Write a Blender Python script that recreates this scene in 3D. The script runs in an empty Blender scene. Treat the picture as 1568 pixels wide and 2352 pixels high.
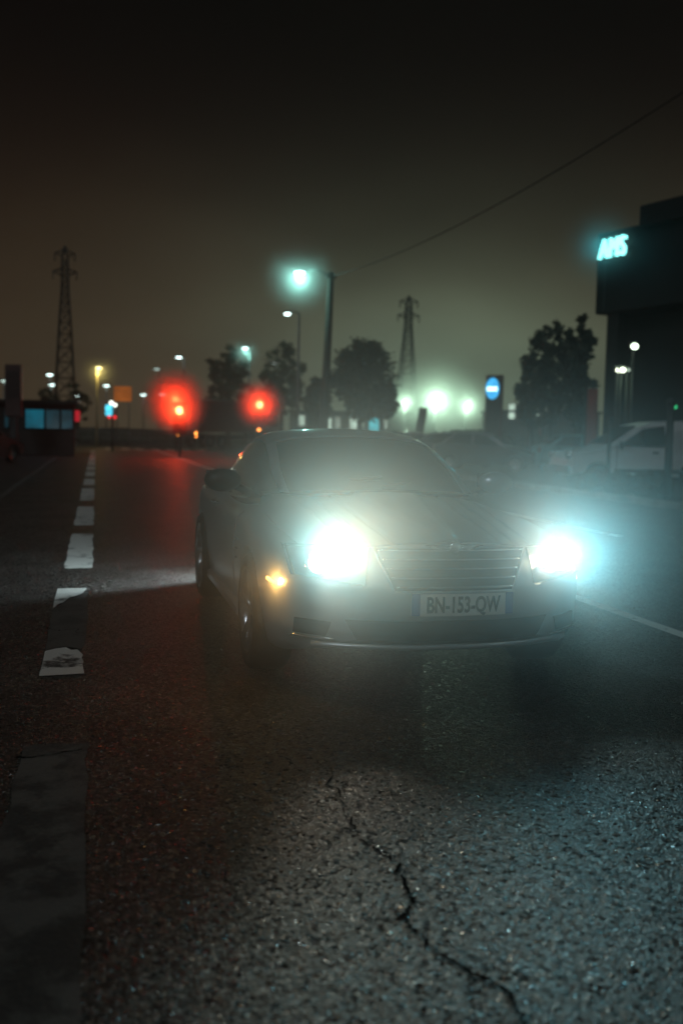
import bpy, bmesh, math, random
import numpy as np
from mathutils import Vector, Matrix
R = math.radians
PI = math.pi
random.seed(7)
scene = bpy.context.scene
COL = scene.collection

# ------------------------------------------------------------------ camera
CAM = Vector((0, 0, 1.28))
YAW, PITCH, ROLL, FPX = R(13.88), R(4.47), R(1.2), 2286.7
Fv = Vector((math.sin(YAW) * math.cos(PITCH), math.cos(YAW) * math.cos(PITCH), -math.sin(PITCH)))
R0 = Vector((math.cos(YAW), -math.sin(YAW), 0))
U0 = R0.cross(Fv)
Rv = R0 * math.cos(ROLL) + U0 * math.sin(ROLL)
Uv = U0 * math.cos(ROLL) - R0 * math.sin(ROLL)

def P(px, py, Z):
    return CAM + Z * (Fv + (px - 784) / FPX * Rv + (1176 - py) / FPX * Uv)

def G(px, py):
    d = Fv + (px - 784) / FPX * Rv + (1176 - py) / FPX * Uv
    t = -CAM.z / d.z
    return CAM + t * d

def S(px, Z, py=990):
    p = P(px, py, Z)
    return Vector((p.x, p.y, 0))

cam_d = bpy.data.cameras.new('camera')
cam = bpy.data.objects.new('camera', cam_d)
COL.objects.link(cam)
cam_d.sensor_fit = 'VERTICAL'
cam_d.sensor_height = 36
cam_d.lens = 35
cam_d.clip_start = 0.05
cam_d.clip_end = 3000
cam_d.dof.use_dof = True
cam_d.dof.focus_distance = 4.9
cam_d.dof.aperture_fstop = 1.6
cam.matrix_world = Matrix(((Rv.x, Uv.x, -Fv.x, CAM.x), (Rv.y, Uv.y, -Fv.y, CAM.y), (Rv.z, Uv.z, -Fv.z, CAM.z), (0, 0, 0, 1)))
scene.camera = cam

# ------------------------------------------------------------------ mesh helpers
class MB:
    def __init__(s):
        s.v = []; s.f = []; s.sm = []
    def add(s, vs, fs, smooth=False):
        o = len(s.v)
        s.v += [tuple(v) for v in vs]
        s.f += [tuple(i + o for i in f) for f in fs]
        s.sm += [smooth] * len(fs)
        return s
    def box(s, c, d, rz=0, bev=0.0):
        x, y, z = d[0] / 2, d[1] / 2, d[2] / 2
        b = min(bev, x * .9, y * .9, z * .9)
        if b <= 0:
            vs = [(-x, -y, -z), (x, -y, -z), (x, y, -z), (-x, y, -z), (-x, -y, z), (x, -y, z), (x, y, z), (-x, y, z)]
            fs = [(0, 3, 2, 1), (4, 5, 6, 7), (0, 1, 5, 4), (1, 2, 6, 5), (2, 3, 7, 6), (3, 0, 4, 7)]
        else:
            rings = []
            for (zz, ins) in ((-z, b), (-z + b, 0), (z - b, 0), (z, b)):
                xx, yy = x - ins, y - ins
                k = b if ins == 0 else b * .6
                rings.append([(-xx + k, -yy, zz), (xx - k, -yy, zz), (xx, -yy + k, zz), (xx, yy - k, zz), (xx - k, yy, zz), (-xx + k, yy, zz), (-xx, yy - k, zz), (-xx, -yy + k, zz)])
            vs = [p for r in rings for p in r]
            fs = [tuple(range(7, -1, -1)), tuple(range(24, 32))]
            for i in range(3):
                for j in range(8):
                    a, bb = i * 8 + j, i * 8 + (j + 1) % 8
                    fs.append((a, bb, bb + 8, a + 8))
        ca, sa = math.cos(rz), math.sin(rz)
        s.add([(c[0] + p[0] * ca - p[1] * sa, c[1] + p[0] * sa + p[1] * ca, c[2] + p[2]) for p in vs], fs)
        return s
    def tube(s, pts, r, n=8, caps=True):
        pts = [Vector(p) for p in pts]
        rs = r if isinstance(r, (list, tuple)) else [r] * len(pts)
        vs = []; fs = []
        prev = None
        for i, p in enumerate(pts):
            t = (pts[min(i + 1, len(pts) - 1)] - pts[max(i - 1, 0)])
            t = t.normalized() if t.length > 1e-9 else Vector((0, 0, 1))
            if prev is None:
                a = Vector((0, 0, 1)) if abs(t.z) < .9 else Vector((1, 0, 0))
                u = t.cross(a).normalized()
            else:
                u = (prev - t * prev.dot(t)).normalized()
            prev = u
            w = t.cross(u)
            for j in range(n):
                an = 2 * PI * j / n
                vs.append(p + (u * math.cos(an) + w * math.sin(an)) * rs[i])
        for i in range(len(pts) - 1):
            for j in range(n):
                a, b = i * n + j, i * n + (j + 1) % n
                fs.append((a, b, b + n, a + n))
        if caps:
            fs.append(tuple(range(n - 1, -1, -1)))
            fs.append(tuple((len(pts) - 1) * n + j for j in range(n)))
        s.add(vs, fs, True)
        return s
    def bar(s, a, b, w):
        return s.tube([a, b], w, 4)
    def lathe(s, prof, M=None, n=24, closed=False):
        # prof: (radius, height) around local Z, transformed by M
        vs = []; fs = []
        for (r, h) in prof:
            for j in range(n):
                an = 2 * PI * j / n
                vs.append(Vector((r * math.cos(an), r * math.sin(an), h)))
        m = len(prof)
        for i in range(m - 1 if not closed else m):
            for j in range(n):
                a, b = i * n + j, i * n + (j + 1) % n
                c, d = ((i + 1) % m) * n + (j + 1) % n, ((i + 1) % m) * n + j
                fs.append((a, b, c, d))
        if not closed:
            if prof[0][0] > 1e-6: fs.append(tuple(range(n - 1, -1, -1)))
            if prof[-1][0] > 1e-6: fs.append(tuple((m - 1) * n + j for j in range(n)))
        if M is not None: vs = [M @ v for v in vs]
        s.add(vs, fs, True)
        return s
    def sphere(s, c, r, n=16, sc=(1, 1, 1)):
        prof = [(r * math.sin(PI * i / n), -r * math.cos(PI * i / n)) for i in range(n + 1)]
        M = Matrix.Translation(Vector(c)) @ Matrix.Diagonal((sc[0], sc[1], sc[2], 1))
        return s.lathe(prof, M, n)
    def prism(s, poly, a, b, axis='y', M=None):
        # poly in 2D; axis y -> (x,z) extruded along y ; z -> (x,y) ; x -> (y,z)
        def pt(p, h):
            if axis == 'y': return Vector((p[0], h, p[1]))
            if axis == 'x': return Vector((h, p[0], p[1]))
            return Vector((p[0], p[1], h))
        n = len(poly)
        vs = [pt(p, a) for p in poly] + [pt(p, b) for p in poly]
        if M is not None: vs = [M @ v for v in vs]
        fs = [tuple(range(n)), tuple(range(2 * n - 1, n - 1, -1))]
        for i in range(n):
            j = (i + 1) % n
            fs.append((i, i + n, j + n, j))
        s.add(vs, fs)
        return s
    def grid(s, pts, smooth=True, flip=False):
        nu, nv = len(pts), len(pts[0])
        fs = []
        for i in range(nu - 1):
            for j in range(nv - 1):
                q = (i * nv + j, i * nv + j + 1, (i + 1) * nv + j + 1, (i + 1) * nv + j)
                fs.append(q[::-1] if flip else q)
        s.add([p for r in pts for p in r], fs, smooth)
        return s
    def build(s, name, m, parent=None, loc=None, rz=None, fix=True):
        me = bpy.data.meshes.new(name)
        me.from_pydata(s.v, [], s.f)
        me.polygons.foreach_set('use_smooth', s.sm)
        if fix:
            bm = bmesh.new(); bm.from_mesh(me)
            bmesh.ops.recalc_face_normals(bm, faces=bm.faces)
            bm.to_mesh(me); bm.free()
        me.materials.append(m)
        me.update()
        o = bpy.data.objects.new(name, me)
        COL.objects.link(o)
        if parent: o.parent = parent
        if loc is not None: o.location = loc
        if rz is not None: o.rotation_euler = (0, 0, rz)
        return o

def thing(name, label, cat, loc=(0, 0, 0), rz=0, group=None):
    o = bpy.data.objects.new(name, None)
    o.empty_display_size = .3
    COL.objects.link(o)
    o.location = loc; o.rotation_euler = (0, 0, rz)
    return tag(o, label, cat, group)

def tag(o, label, cat, group=None):
    o['label'] = label; o['category'] = cat
    if group: o['group'] = group
    return o

def struct(o, kind='structure'):
    o['kind'] = kind
    return o

def copy_tree(o, parent=None):
    c = o.copy(); COL.objects.link(c)
    if parent: c.parent = parent
    for ch in list(o.children):
        copy_tree(ch, c)
    return c

def lamp(name, p, color, I, radius=.05, parent=None, kind='POINT', direction=None, size=150, blend=1.0):
    """I is the radiant intensity in W/sr"""
    d = bpy.data.lights.new(name, kind)
    d.energy = I * 4 * PI
    d.color = color
    d.shadow_soft_size = radius
    if kind == 'SPOT':
        d.spot_size = R(size); d.spot_blend = blend
    o = bpy.data.objects.new(name, d)
    COL.objects.link(o)
    o.location = p
    if direction is not None:
        o.rotation_euler = Vector(direction).to_track_quat('-Z', 'Y').to_euler()
    if parent: o.parent = parent
    return o

# ------------------------------------------------------------------ materials
MATS = {}
def mat(name, col, rough=.6, metal=0.0, nscale=6.0, namt=.25, bump=0.0, bscale=60.0, coat=0.0, spec=.5):
    if name in MATS: return MATS[name]
    m = bpy.data.materials.new(name); m.use_nodes = True
    nt = m.node_tree; b = nt.nodes['Principled BSDF']
    b.inputs['Roughness'].default_value = rough
    b.inputs['Metallic'].default_value = metal
    b.inputs['Coat Weight'].default_value = coat
    b.inputs['Specular IOR Level'].default_value = spec
    tc = nt.nodes.new('ShaderNodeTexCoord')
    no = nt.nodes.new('ShaderNodeTexNoise'); no.inputs['Scale'].default_value = nscale; no.inputs['Detail'].default_value = 5
    nt.links.new(tc.outputs['Object'], no.inputs['Vector'])
    ra = nt.nodes.new('ShaderNodeValToRGB')
    ra.color_ramp.elements[0].position = .3; ra.color_ramp.elements[1].position = .7
    ra.color_ramp.elements[0].color = tuple(c * (1 - namt) for c in col) + (1,)
    ra.color_ramp.elements[1].color = tuple(min(1, c * (1 + namt)) for c in col) + (1,)
    nt.links.new(no.outputs['Fac'], ra.inputs['Fac'])
    nt.links.new(ra.outputs['Color'], b.inputs['Base Color'])
    if bump:
        n2 = nt.nodes.new('ShaderNodeTexNoise'); n2.inputs['Scale'].default_value = bscale; n2.inputs['Detail'].default_value = 4
        nt.links.new(tc.outputs['Object'], n2.inputs['Vector'])
        bp = nt.nodes.new('ShaderNodeBump'); bp.inputs['Strength'].default_value = bump; bp.inputs['Distance'].default_value = .01
        nt.links.new(n2.outputs['Fac'], bp.inputs['Height'])
        nt.links.new(bp.outputs['Normal'], b.inputs['Normal'])
    MATS[name] = m
    return m

def emis(name, col, strength, sampled=False):
    if name in MATS: return MATS[name]
    m = bpy.data.materials.new(name); m.use_nodes = True
    nt = m.node_tree; b = nt.nodes['Principled BSDF']
    b.inputs['Base Color'].default_value = (.04, .04, .04, 1)
    b.inputs['Emission Color'].default_value = tuple(col) + (1,)
    b.inputs['Emission Strength'].default_value = min(strength, 6.0)
    m.cycles.emission_sampling = 'AUTO' if sampled else 'NONE'
    MATS[name] = m
    return m

def glow_pane(name, col, strength, scale=1.5, lo=.15):
    """a lit window: uneven light from what stands inside"""
    if name in MATS: return MATS[name]
    m = emis(name, col, strength)
    nt = m.node_tree; b = nt.nodes['Principled BSDF']
    tc = nt.nodes.new('ShaderNodeTexCoord')
    no = nt.nodes.new('ShaderNodeTexNoise'); no.inputs['Scale'].default_value = scale
    nt.links.new(tc.outputs['Object'], no.inputs['Vector'])
    mr = nt.nodes.new('ShaderNodeMapRange')
    mr.inputs['From Min'].default_value = .3; mr.inputs['From Max'].default_value = .65
    mr.inputs['To Min'].default_value = strength * lo; mr.inputs['To Max'].default_value = strength
    nt.links.new(no.outputs['Fac'], mr.inputs['Value'])
    nt.links.new(mr.outputs['Result'], b.inputs['Emission Strength'])
    b.inputs['Roughness'].default_value = .15
    return m

def clear_glass(name, tint=(.9, .95, .95)):
    if name in MATS: return MATS[name]
    m = bpy.data.materials.new(name); m.use_nodes = True
    nt = m.node_tree; nt.nodes.remove(nt.nodes['Principled BSDF'])
    out = nt.nodes['Material Output']
    tr = nt.nodes.new('ShaderNodeBsdfTransparent'); tr.inputs['Color'].default_value = tint + (1,)
    gl = nt.nodes.new('ShaderNodeBsdfGlossy'); gl.inputs['Roughness'].default_value = .06
    fr = nt.nodes.new('ShaderNodeFresnel'); fr.inputs['IOR'].default_value = 1.45
    mx = nt.nodes.new('ShaderNodeMixShader')
    nt.links.new(fr.outputs[0], mx.inputs[0]); nt.links.new(tr.outputs[0], mx.inputs[1]); nt.links.new(gl.outputs[0], mx.inputs[2])
    nt.links.new(mx.outputs[0], out.inputs['Surface'])
    MATS[name] = m
    return m

def asphalt():
    m = bpy.data.materials.new('asphalt'); m.use_nodes = True
    nt = m.node_tree; b = nt.nodes['Principled BSDF']; L = nt.links.new
    tc = nt.nodes.new('ShaderNodeTexCoord')
    wn = nt.nodes.new('ShaderNodeTexNoise'); wn.inputs['Scale'].default_value = 55; wn.inputs['Detail'].default_value = 1
    L(tc.outputs['Object'], wn.inputs['Vector'])
    wa = nt.nodes.new('ShaderNodeVectorMath'); wa.operation = 'MULTIPLY_ADD'; wa.inputs[1].default_value = (.006, .006, .006)
    L(wn.outputs['Color'], wa.inputs[0]); L(tc.outputs['Object'], wa.inputs[2])
    vc = nt.nodes.new('ShaderNodeTexVoronoi'); vc.inputs['Scale'].default_value = 76
    ve = nt.nodes.new('ShaderNodeTexVoronoi'); ve.inputs['Scale'].default_value = 76; ve.feature = 'DISTANCE_TO_EDGE'
    vs = nt.nodes.new('ShaderNodeTexVoronoi'); vs.inputs['Scale'].default_value = 230
    for n in (vc, ve, vs): L(wa.outputs[0], n.inputs['Vector'])
    big = nt.nodes.new('ShaderNodeTexNoise'); big.inputs['Scale'].default_value = 1.3; big.inputs['Detail'].default_value = 7
    L(tc.outputs['Object'], big.inputs['Vector'])
    # stones: one tone each, a few pale ones, dark bitumen between
    ra = nt.nodes.new('ShaderNodeValToRGB')
    e = ra.color_ramp.elements
    e[0].position = 0; e[0].color = (.018, .0165, .0155, 1)
    e[1].position = .7; e[1].color = (.047, .043, .039, 1)
    n_ = ra.color_ramp.elements.new(.95); n_.color = (.15, .148, .14, 1)
    sp = nt.nodes.new('ShaderNodeSeparateColor'); L(vc.outputs['Color'], sp.inputs[0]); L(sp.outputs[0], ra.inputs['Fac'])
    mr = nt.nodes.new('ShaderNodeMapRange'); mr.inputs['From Min'].default_value = .3; mr.inputs['From Max'].default_value = .7
    mr.inputs['To Min'].default_value = .4; mr.inputs['To Max'].default_value = 1.45
    L(big.outputs['Fac'], mr.inputs['Value'])
    ed = nt.nodes.new('ShaderNodeMapRange'); ed.inputs['From Max'].default_value = .12; ed.inputs['To Min'].default_value = .25
    L(ve.outputs['Distance'], ed.inputs['Value'])
    mm = nt.nodes.new('ShaderNodeMath'); mm.operation = 'MULTIPLY'; L(mr.outputs['Result'], mm.inputs[0]); L(ed.outputs['Result'], mm.inputs[1])
    mx = nt.nodes.new('ShaderNodeMixRGB'); mx.blend_type = 'MULTIPLY'; mx.inputs['Fac'].default_value = 1
    L(ra.outputs['Color'], mx.inputs[1]); L(mm.outputs[0], mx.inputs[2])
    L(mx.outputs[0], b.inputs['Base Color'])
    # every stone is tilted its own way, with a rounded edge
    sb = nt.nodes.new('ShaderNodeVectorMath'); sb.operation = 'SUBTRACT'; sb.inputs[1].default_value = (.5, .5, .5)
    L(vc.outputs['Color'], sb.inputs[0])
    sb2 = nt.nodes.new('ShaderNodeVectorMath'); sb2.operation = 'SUBTRACT'; sb2.inputs[1].default_value = (.5, .5, .5)
    L(vs.outputs['Color'], sb2.inputs[0])
    bp = nt.nodes.new('ShaderNodeBump'); bp.inputs['Strength'].default_value = .9; bp.inputs['Distance'].default_value = .005
    ht = nt.nodes.new('ShaderNodeMapRange'); ht.inputs['From Max'].default_value = .3; L(ve.outputs['Distance'], ht.inputs['Value'])
    L(ht.outputs['Result'], bp.inputs['Height'])
    a1 = nt.nodes.new('ShaderNodeVectorMath'); a1.operation = 'MULTIPLY_ADD'; a1.inputs[1].default_value = (.85, .85, .1)
    L(sb.outputs[0], a1.inputs[0]); L(bp.outputs['Normal'], a1.inputs[2])
    a2 = nt.nodes.new('ShaderNodeVectorMath'); a2.operation = 'MULTIPLY_ADD'; a2.inputs[1].default_value = (.25, .25, .05)
    L(sb2.outputs[0], a2.inputs[0]); L(a1.outputs[0], a2.inputs[2])
    nz = nt.nodes.new('ShaderNodeVectorMath'); nz.operation = 'NORMALIZE'; L(a2.outputs[0], nz.inputs[0])
    L(nz.outputs[0], b.inputs['Normal'])
    ro = nt.nodes.new('ShaderNodeMapRange'); ro.inputs['To Min'].default_value = .2; ro.inputs['To Max'].default_value = .7
    L(sp.outputs[1], ro.inputs['Value']); L(ro.outputs['Result'], b.inputs['Roughness'])
    return m

def paint_mat(name, col=(.72, .72, .68), wear=.35):
    m = bpy.data.materials.new(name); m.use_nodes = True
    nt = m.node_tree; b = nt.nodes['Principled BSDF']; L = nt.links.new
    tc = nt.nodes.new('ShaderNodeTexCoord')
    no = nt.nodes.new('ShaderNodeTexNoise'); no.inputs['Scale'].default_value = 3.5; no.inputs['Detail'].default_value = 9; no.inputs['Roughness'].default_value = .72
    L(tc.outputs['Object'], no.inputs['Vector'])
    ra = nt.nodes.new('ShaderNodeValToRGB'); e = ra.color_ramp.elements
    e[0].position = .33 + .12 * wear; e[0].color = (.05, .048, .046, 1)
    e[1].position = .40 + .16 * wear; e[1].color = col + (1,)
    L(no.outputs['Fac'], ra.inputs['Fac']); L(ra.outputs['Color'], b.inputs['Base Color'])
    n2 = nt.nodes.new('ShaderNodeTexNoise'); n2.inputs['Scale'].default_value = 60
    L(tc.outputs['Object'], n2.inputs['Vector'])
    bp = nt.nodes.new('ShaderNodeBump'); bp.inputs['Strength'].default_value = .6; bp.inputs['Distance'].default_value = .006
    L(n2.outputs['Fac'], bp.inputs['Height']); L(bp.outputs['Normal'], b.inputs['Normal'])
    b.inputs['Roughness'].default_value = .6
    return m

M_ASPH = asphalt()
M_PAINT = paint_mat('road_paint')
M_PAINT2 = paint_mat('worn_dim_road_paint', (.12, .115, .105), .9)
M_TAR = mat('tar', (.035, .032, .03), .9, 0, 30, .3, .5, 120, spec=.1)
M_CRACK = mat('crack_shadow', (.008, .0075, .007), 1.0, 0, 30, .3, spec=0)
M_GROUND = mat('grass_ground', (.045, .05, .03), .9, 0, 2, .5, .8, 20)
M_CAR = mat('silver_paint', (.38, .42, .46), .30, .55, 3, .06, 0, 1, .6)
M_GLASS = mat('dark_glass', (.012, .012, .012), .06, 0, 3, .1, 0, 1, .5)
M_BLACK = mat('black_plastic', (.015, .015, .016), .45, 0, 10, .2)
M_RUB = mat('rubber', (.018, .018, .018), .75, 0, 20, .3, .3, 80)
M_CHR = mat('chrome', (.62, .63, .64), .12, 1, 5, .05)
M_RIM = mat('alloy', (.42, .43, .45), .25, .9, 5, .1)
M_STEEL = mat('galvanised_steel', (.2, .2, .2), .5, .6, 5, .3)
M_DKSTEEL = mat('dark_steel', (.035, .033, .032), .6, .3, 5, .3)
M_WOOD = mat('weathered_wood', (.06, .05, .042), .85, 0, 8, .35, .5, 40)
M_BARK = mat('bark', (.05, .038, .028), .9, 0, 6, .4, .7, 30)
M_LEAF = mat('leaves', (.05, .062, .03), .65, 0, 1.2, .5)
M_LEAF2 = mat('pine_needles', (.036, .05, .03), .7, 0, 1.2, .5)
M_CONC = mat('concrete', (.25, .24, .22), .85, 0, 3, .25, .3, 40)
M_DKWALL = mat('dark_cladding', (.007, .007, .0075), .7, 0, 2, .25, spec=.2)
M_WHITE = mat('white_paint', (.62, .64, .66), .35, 0, 3, .08, 0, 1, .4)
M_PLATE = mat('plate_white', (.6, .6, .58), .4, 0, 6, .1)
M_PBLUE = mat('plate_blue', (.02, .08, .3), .4, 0, 6, .1)
M_CABLE = mat('cable', (.012, .012, .012), .7)

# ------------------------------------------------------------------ ground and roads
def sheet(name, x0, x1, y0, y1, z, m):
    return MB().add([(x0, y0, z), (x1, y0, z), (x1, y1, z), (x0, y1, z)], [(0, 1, 2, 3)]).build(name, m)
struct(sheet('ground', -580, 580, -120, 600, -.012, M_GROUND))
road_x0, road_x1 = -7.6, 10.6
struct(sheet('road', road_x0, road_x1, -60, 74, 0, M_ASPH))
struct(sheet('crossing_road', -140, 160, 74, 106, -.004, M_ASPH))
struct(sheet('far_road', -5.5, 8.5, 106, 320, 0, M_ASPH))
struct(sheet('car_park', 10.75, 120, 8, 73.6, -.006, M_ASPH))

def poly_sheet(name, pts, z, m):
    return MB().add([(p[0], p[1], z) for p in pts], [tuple(range(len(pts)))]).build(name, m)

rr = random.Random(3)
def ragged(x0, x1, y0, y1, amp=.012, n=10):
    pts = []
    for i in range(n): pts.append((x0 + (x1 - x0) * i / n + rr.uniform(-amp, amp), y0 + rr.uniform(-amp, amp)))
    for i in range(n): pts.append((x1 + rr.uniform(-amp, amp), y0 + (y1 - y0) * i / n + rr.uniform(-amp, amp)))
    for i in range(n): pts.append((x1 - (x1 - x0) * i / n + rr.uniform(-amp, amp), y1 + rr.uniform(-amp, amp)))
    for i in range(n): pts.append((x0 + rr.uniform(-amp, amp), y1 - (y1 - y0) * i / n + rr.uniform(-amp, amp)))
    return pts

# the broad broken line under the camera
dx0 = (G(147, 1305).x + G(90, 1550).x) / 2; dx1 = (G(213, 1305).x + G(200, 1700).x) / 2
ends = [(G(120, 2500).y, G(120, 1712).y), (G(150, 1550).y, G(165, 1352).y), (G(180, 1306).y, G(180, 1227).y), (G(195, 1207).y, G(195, 1164).y),
        (G(200, 1150).y, G(200, 1122).y)]
y = ends[-1][1] + 1.3
while y < 60:
    ends.append((y, y + 3.0)); y += 4.33
for i, (a, b) in enumerate(ends):
    if i == 1: continue
    o = struct(poly_sheet('lane_dash', ragged(dx0, dx1, a, b), .004, M_PAINT2 if i in (0, ) else M_PAINT))  # nearest dash takes the darker paint, its lack of light painted in
# the second dash is worn through in the middle: only its two ends are left
for ppx in ([(133, 1353), (168, 1352), (200, 1352), (191, 1363), (176, 1369), (160, 1373), (146, 1384), (133, 1389), (122, 1399), (126, 1376)],
            [(104, 1497), (128, 1491), (152, 1488), (163, 1494), (178, 1493), (191, 1505), (188, 1512), (193, 1520), (190, 1528), (194, 1548), (150, 1551), (90, 1554), (98, 1525)]):
    struct(poly_sheet('lane_dash', [(G(*q).x, G(*q).y) for q in ppx], .004, M_PAINT))
MB_W = paint_mat('ghost_road_paint', (.10, .098, .09), .8)
struct(poly_sheet('lane_dash', [(G(*q).x, G(*q).y) for q in [(122, 1401), (146, 1386), (176, 1372), (201, 1356), (203, 1420), (197, 1470), (190, 1492), (150, 1485), (105, 1494), (112, 1450)]], .003, MB_W))
# solid lines on the right, faint one on the left
lx = G(1450, 1418).x
struct(poly_sheet('edge_line', ragged(lx - .06, lx + .06, 2.0, 70, .006, 34), .004, M_PAINT))
lx2 = G(1430, 1234).x
struct(poly_sheet('parking_line', ragged(lx2 - .06, lx2 + .06, 11.9, 21, .006, 12), .004, M_PAINT))
lx3 = G(45, 1110).x
struct(poly_sheet('left_edge_line', ragged(lx3 - .07, lx3 + .07, -10, 70, .008, 30), .004, M_PAINT2))
# stop line and crossing markings ahead
for k in range(7):
    struct(sheet('crossing_stripe', .6 + k * 1.0, 1.1 + k * 1.0, 66, 69.5, .004, M_PAINT))
struct(sheet('stop_line', -3.4, 3.6, 64.2, 64.7, .004, M_PAINT))
# kerb and verge
def kerb(name, x0, x1, y0, y1, h=.13):
    return struct(MB().box(((x0 + x1) / 2, (y0 + y1) / 2, h / 2 - .02), (x1 - x0, y1 - y0, h + .04), 0, .02).build(name, M_CONC))
kerb('kerb', 10.6, 10.74, 8, 73.8)
kerb('kerb', -7.75, -7.6, -30, 73.8)
struct(MB().box((-10.7, 22, .05), (5.9, 103, .14)).build('pavement', M_CONC))

# cracks in the asphalt
def crack(pts, w0, w1, name='road_crack', seed=1, sub=9):
    r_ = random.Random(seed)
    P_ = [G(*p) for p in pts]
    line = []
    for a, b in zip(P_[:-1], P_[1:]):
        for k in range(sub):
            p = a.lerp(b, k / sub); L = (b - a).length
            p += Vector((r_.uniform(-1, 1), r_.uniform(-1, 1), 0)) * L * .09
            line.append(p)
    line.append(P_[-1])
    vs = []; fs = []
    n = len(line)
    for i, p in enumerate(line):
        t = (line[min(i + 1, n - 1)] - line[max(0, i - 1)]).normalized()
        s_ = Vector((t.y, -t.x, 0))
        w = (w0 + (w1 - w0) * i / n) * r_.uniform(.15, 1.1)
        vs += [p + s_ * w / 2 + Vector((0, 0, .004)), p - s_ * w / 2 + Vector((0, 0, .004))]
        if i: fs.append((2 * i - 2, 2 * i - 1, 2 * i + 1, 2 * i))
    return struct(MB().add(vs, fs).build(name, M_CRACK))
crack([(735, 1745), (770, 1830), (805, 1900), (850, 1945), (905, 1975), (935, 2040), (950, 2075)], .008, .016, seed=4)
crack([(950, 2075), (925, 2110), (960, 2150), (1015, 2195), (1090, 2240), (1170, 2280), (1205, 2352), (1230, 2420)], .016, .011, seed=6)
crack([(925, 2110), (880, 2118), (840, 2112)], .009, .004, seed=8)
crack([(905, 1975), (925, 1958), (915, 1940)], .008, .004, seed=9)
crack([(805, 1900), (775, 1915), (752, 1945)], .007, .003, seed=21)
crack([(1015, 2195), (1060, 2188), (1100, 2205)], .008, .003, seed=22)
crack([(1090, 2240), (1075, 2290), (1095, 2352)], .009, .004, seed=23)
crack([(770, 1830), (790, 1815), (800, 1790)], .006, .003, seed=24)
crack([(100, 1440), (135, 1450), (170, 1446), (205, 1465)], .012, .006, seed=11)
crack([(90, 1540), (130, 1530), (160, 1525), (200, 1520)], .01, .006, seed=12)
crack([(40, 1742), (110, 1738), (190, 1722)], .02, .02, seed=13)
# paint flecks
for (px, py, w, h) in ((688, 1717, .05, .035), (700, 1768, .05, .035), (716, 1752, .04, .02), (632, 1815, .04, .03), (885, 1862, .04, .03), (1112, 1985, .06, .03), (1275, 1918, .03, .02)):
    c = G(px, py)
    pts = []
    for k in range(9):
        a = 2 * PI * k / 9
        q = rr.uniform(.12, .42)
        pts.append((c.x + math.cos(a) * w * q, c.y + math.sin(a) * h * 1.6 * q))
    struct(poly_sheet('paint_fleck', pts, .005, M_PAINT2))

# ------------------------------------------------------------------ the coupe
car = thing('sports_coupe', 'silver two door sports coupe facing the camera with headlights glaring through mist', 'car', (1.67, 4.48, 0), 0)
YS = [0, .15, .45, .83, 1.25, 1.7, 2.4, 2.9, 3.23, 3.7, 4.0]
T_w = [.80, .85, .873, .883, .868, .855, .858, .872, .883, .855, .76]
T_zb = [.225, .19, .17, .17, .17, .17, .17, .17, .17, .22, .34]
T_zc = [.755, .785, .825, .875, .925, .93, .93, .95, .965, .94, .88]
T_zs = [.70, .735, .765, .795, .81, .825, .85, .88, .895, .875, .81]
def itp(T, y):
    y = max(YS[0], min(YS[-1], y))
    i = 0
    while i < len(YS) - 2 and y > YS[i + 1]: i += 1
    h = YS[i + 1] - YS[i]
    def sl(k):
        a = max(0, k - 1); b = min(len(YS) - 1, k + 1)
        return (T[b] - T[a]) / (YS[b] - YS[a])
    t = (y - YS[i]) / h
    return ((2 * t**3 - 3 * t**2 + 1) * T[i] + (t**3 - 2 * t**2 + t) * h * sl(i) + (-2 * t**3 + 3 * t**2) * T[i + 1] + (t**3 - t**2) * h * sl(i + 1))
def bend(x): return .35 * (abs(x) / .85) ** 2.5
def yfas(x, z):
    d = bend(x)
    if z > .56: d += (z - .56) * .28
    if z < .33: d += (.33 - z) * .45
    return d
def crom(p, t):
    n = len(p) - 1
    x = t * n; i = min(int(x), n - 1); u = x - i
    p0 = p[max(0, i - 1)]; p1 = p[i]; p2 = p[i + 1]; p3 = p[min(n, i + 2)]
    return tuple(.5 * (2 * b + (c - a) * u + (2 * a - 5 * b + 4 * c - d) * u * u + (3 * b - a - 3 * c + d) * u**3) for a, b, c, d in zip(p0, p1, p2, p3))
def section(y):
    w, zb, zc, zs = itp(T_w, y), itp(T_zb, y), itp(T_zc, y), itp(T_zs, y)
    fr = max(0, min(1, (1.3 - y) / .5))
    return [(0, zc), (w * .30, zc - .008), (w * .62, zc - .035 + .0 * fr), (w * .84, zs + .012), (w - .03, zs - .045), (w - .004, zs - .15), (w, .50 + .04 * (y > 3)), (w - .012, .36), (w - .045, zb + .04), (w - .11, zb)]
NQ = 27
def body_pt(y, q):
    """q in -1..1; 0 = top centre, +-1 = bottom edge of the side"""
    x, z = crom(section(y), min(1, abs(q)))
    sg = -1 if q < 0 else 1
    fade = max(0, 1 - y / 1.15) ** 1.2
    yy = y + fade * (yfas(x, z)) if y < 1.15 else y
    # round the tail in plan
    if y > 3.2: yy -= .30 * ((y - 3.2) / .8) ** 1.5 * (x / .85) ** 2.5
    # long raised spine and grooves on the bonnet
    if y < 1.35 and abs(x) < .62:
        f = min(1, max(0, (1.30 - y) / .1)) * min(1, (y + .02) / .1)
        hw = .035 + .16 * max(0, y) / 1.2
        z += .020 * f / (1 + math.exp((abs(x) - hw) / .012))
        for g in (.33, .43, .53):
            gx = g - .06 * (1 - y / 1.2)
            z -= .012 * f * math.exp(-((abs(x) - gx) / .010) ** 2)
    return Vector((sg * x, yy, z))
ys = [0, .012, .03, .06, .1] + [.15 + .05 * i for i in range(23)] + [1.3 + .1 * i for i in range(27)] + [3.95, 4.0]
qs = [i / 70 for i in range(-70, 71)]
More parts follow.
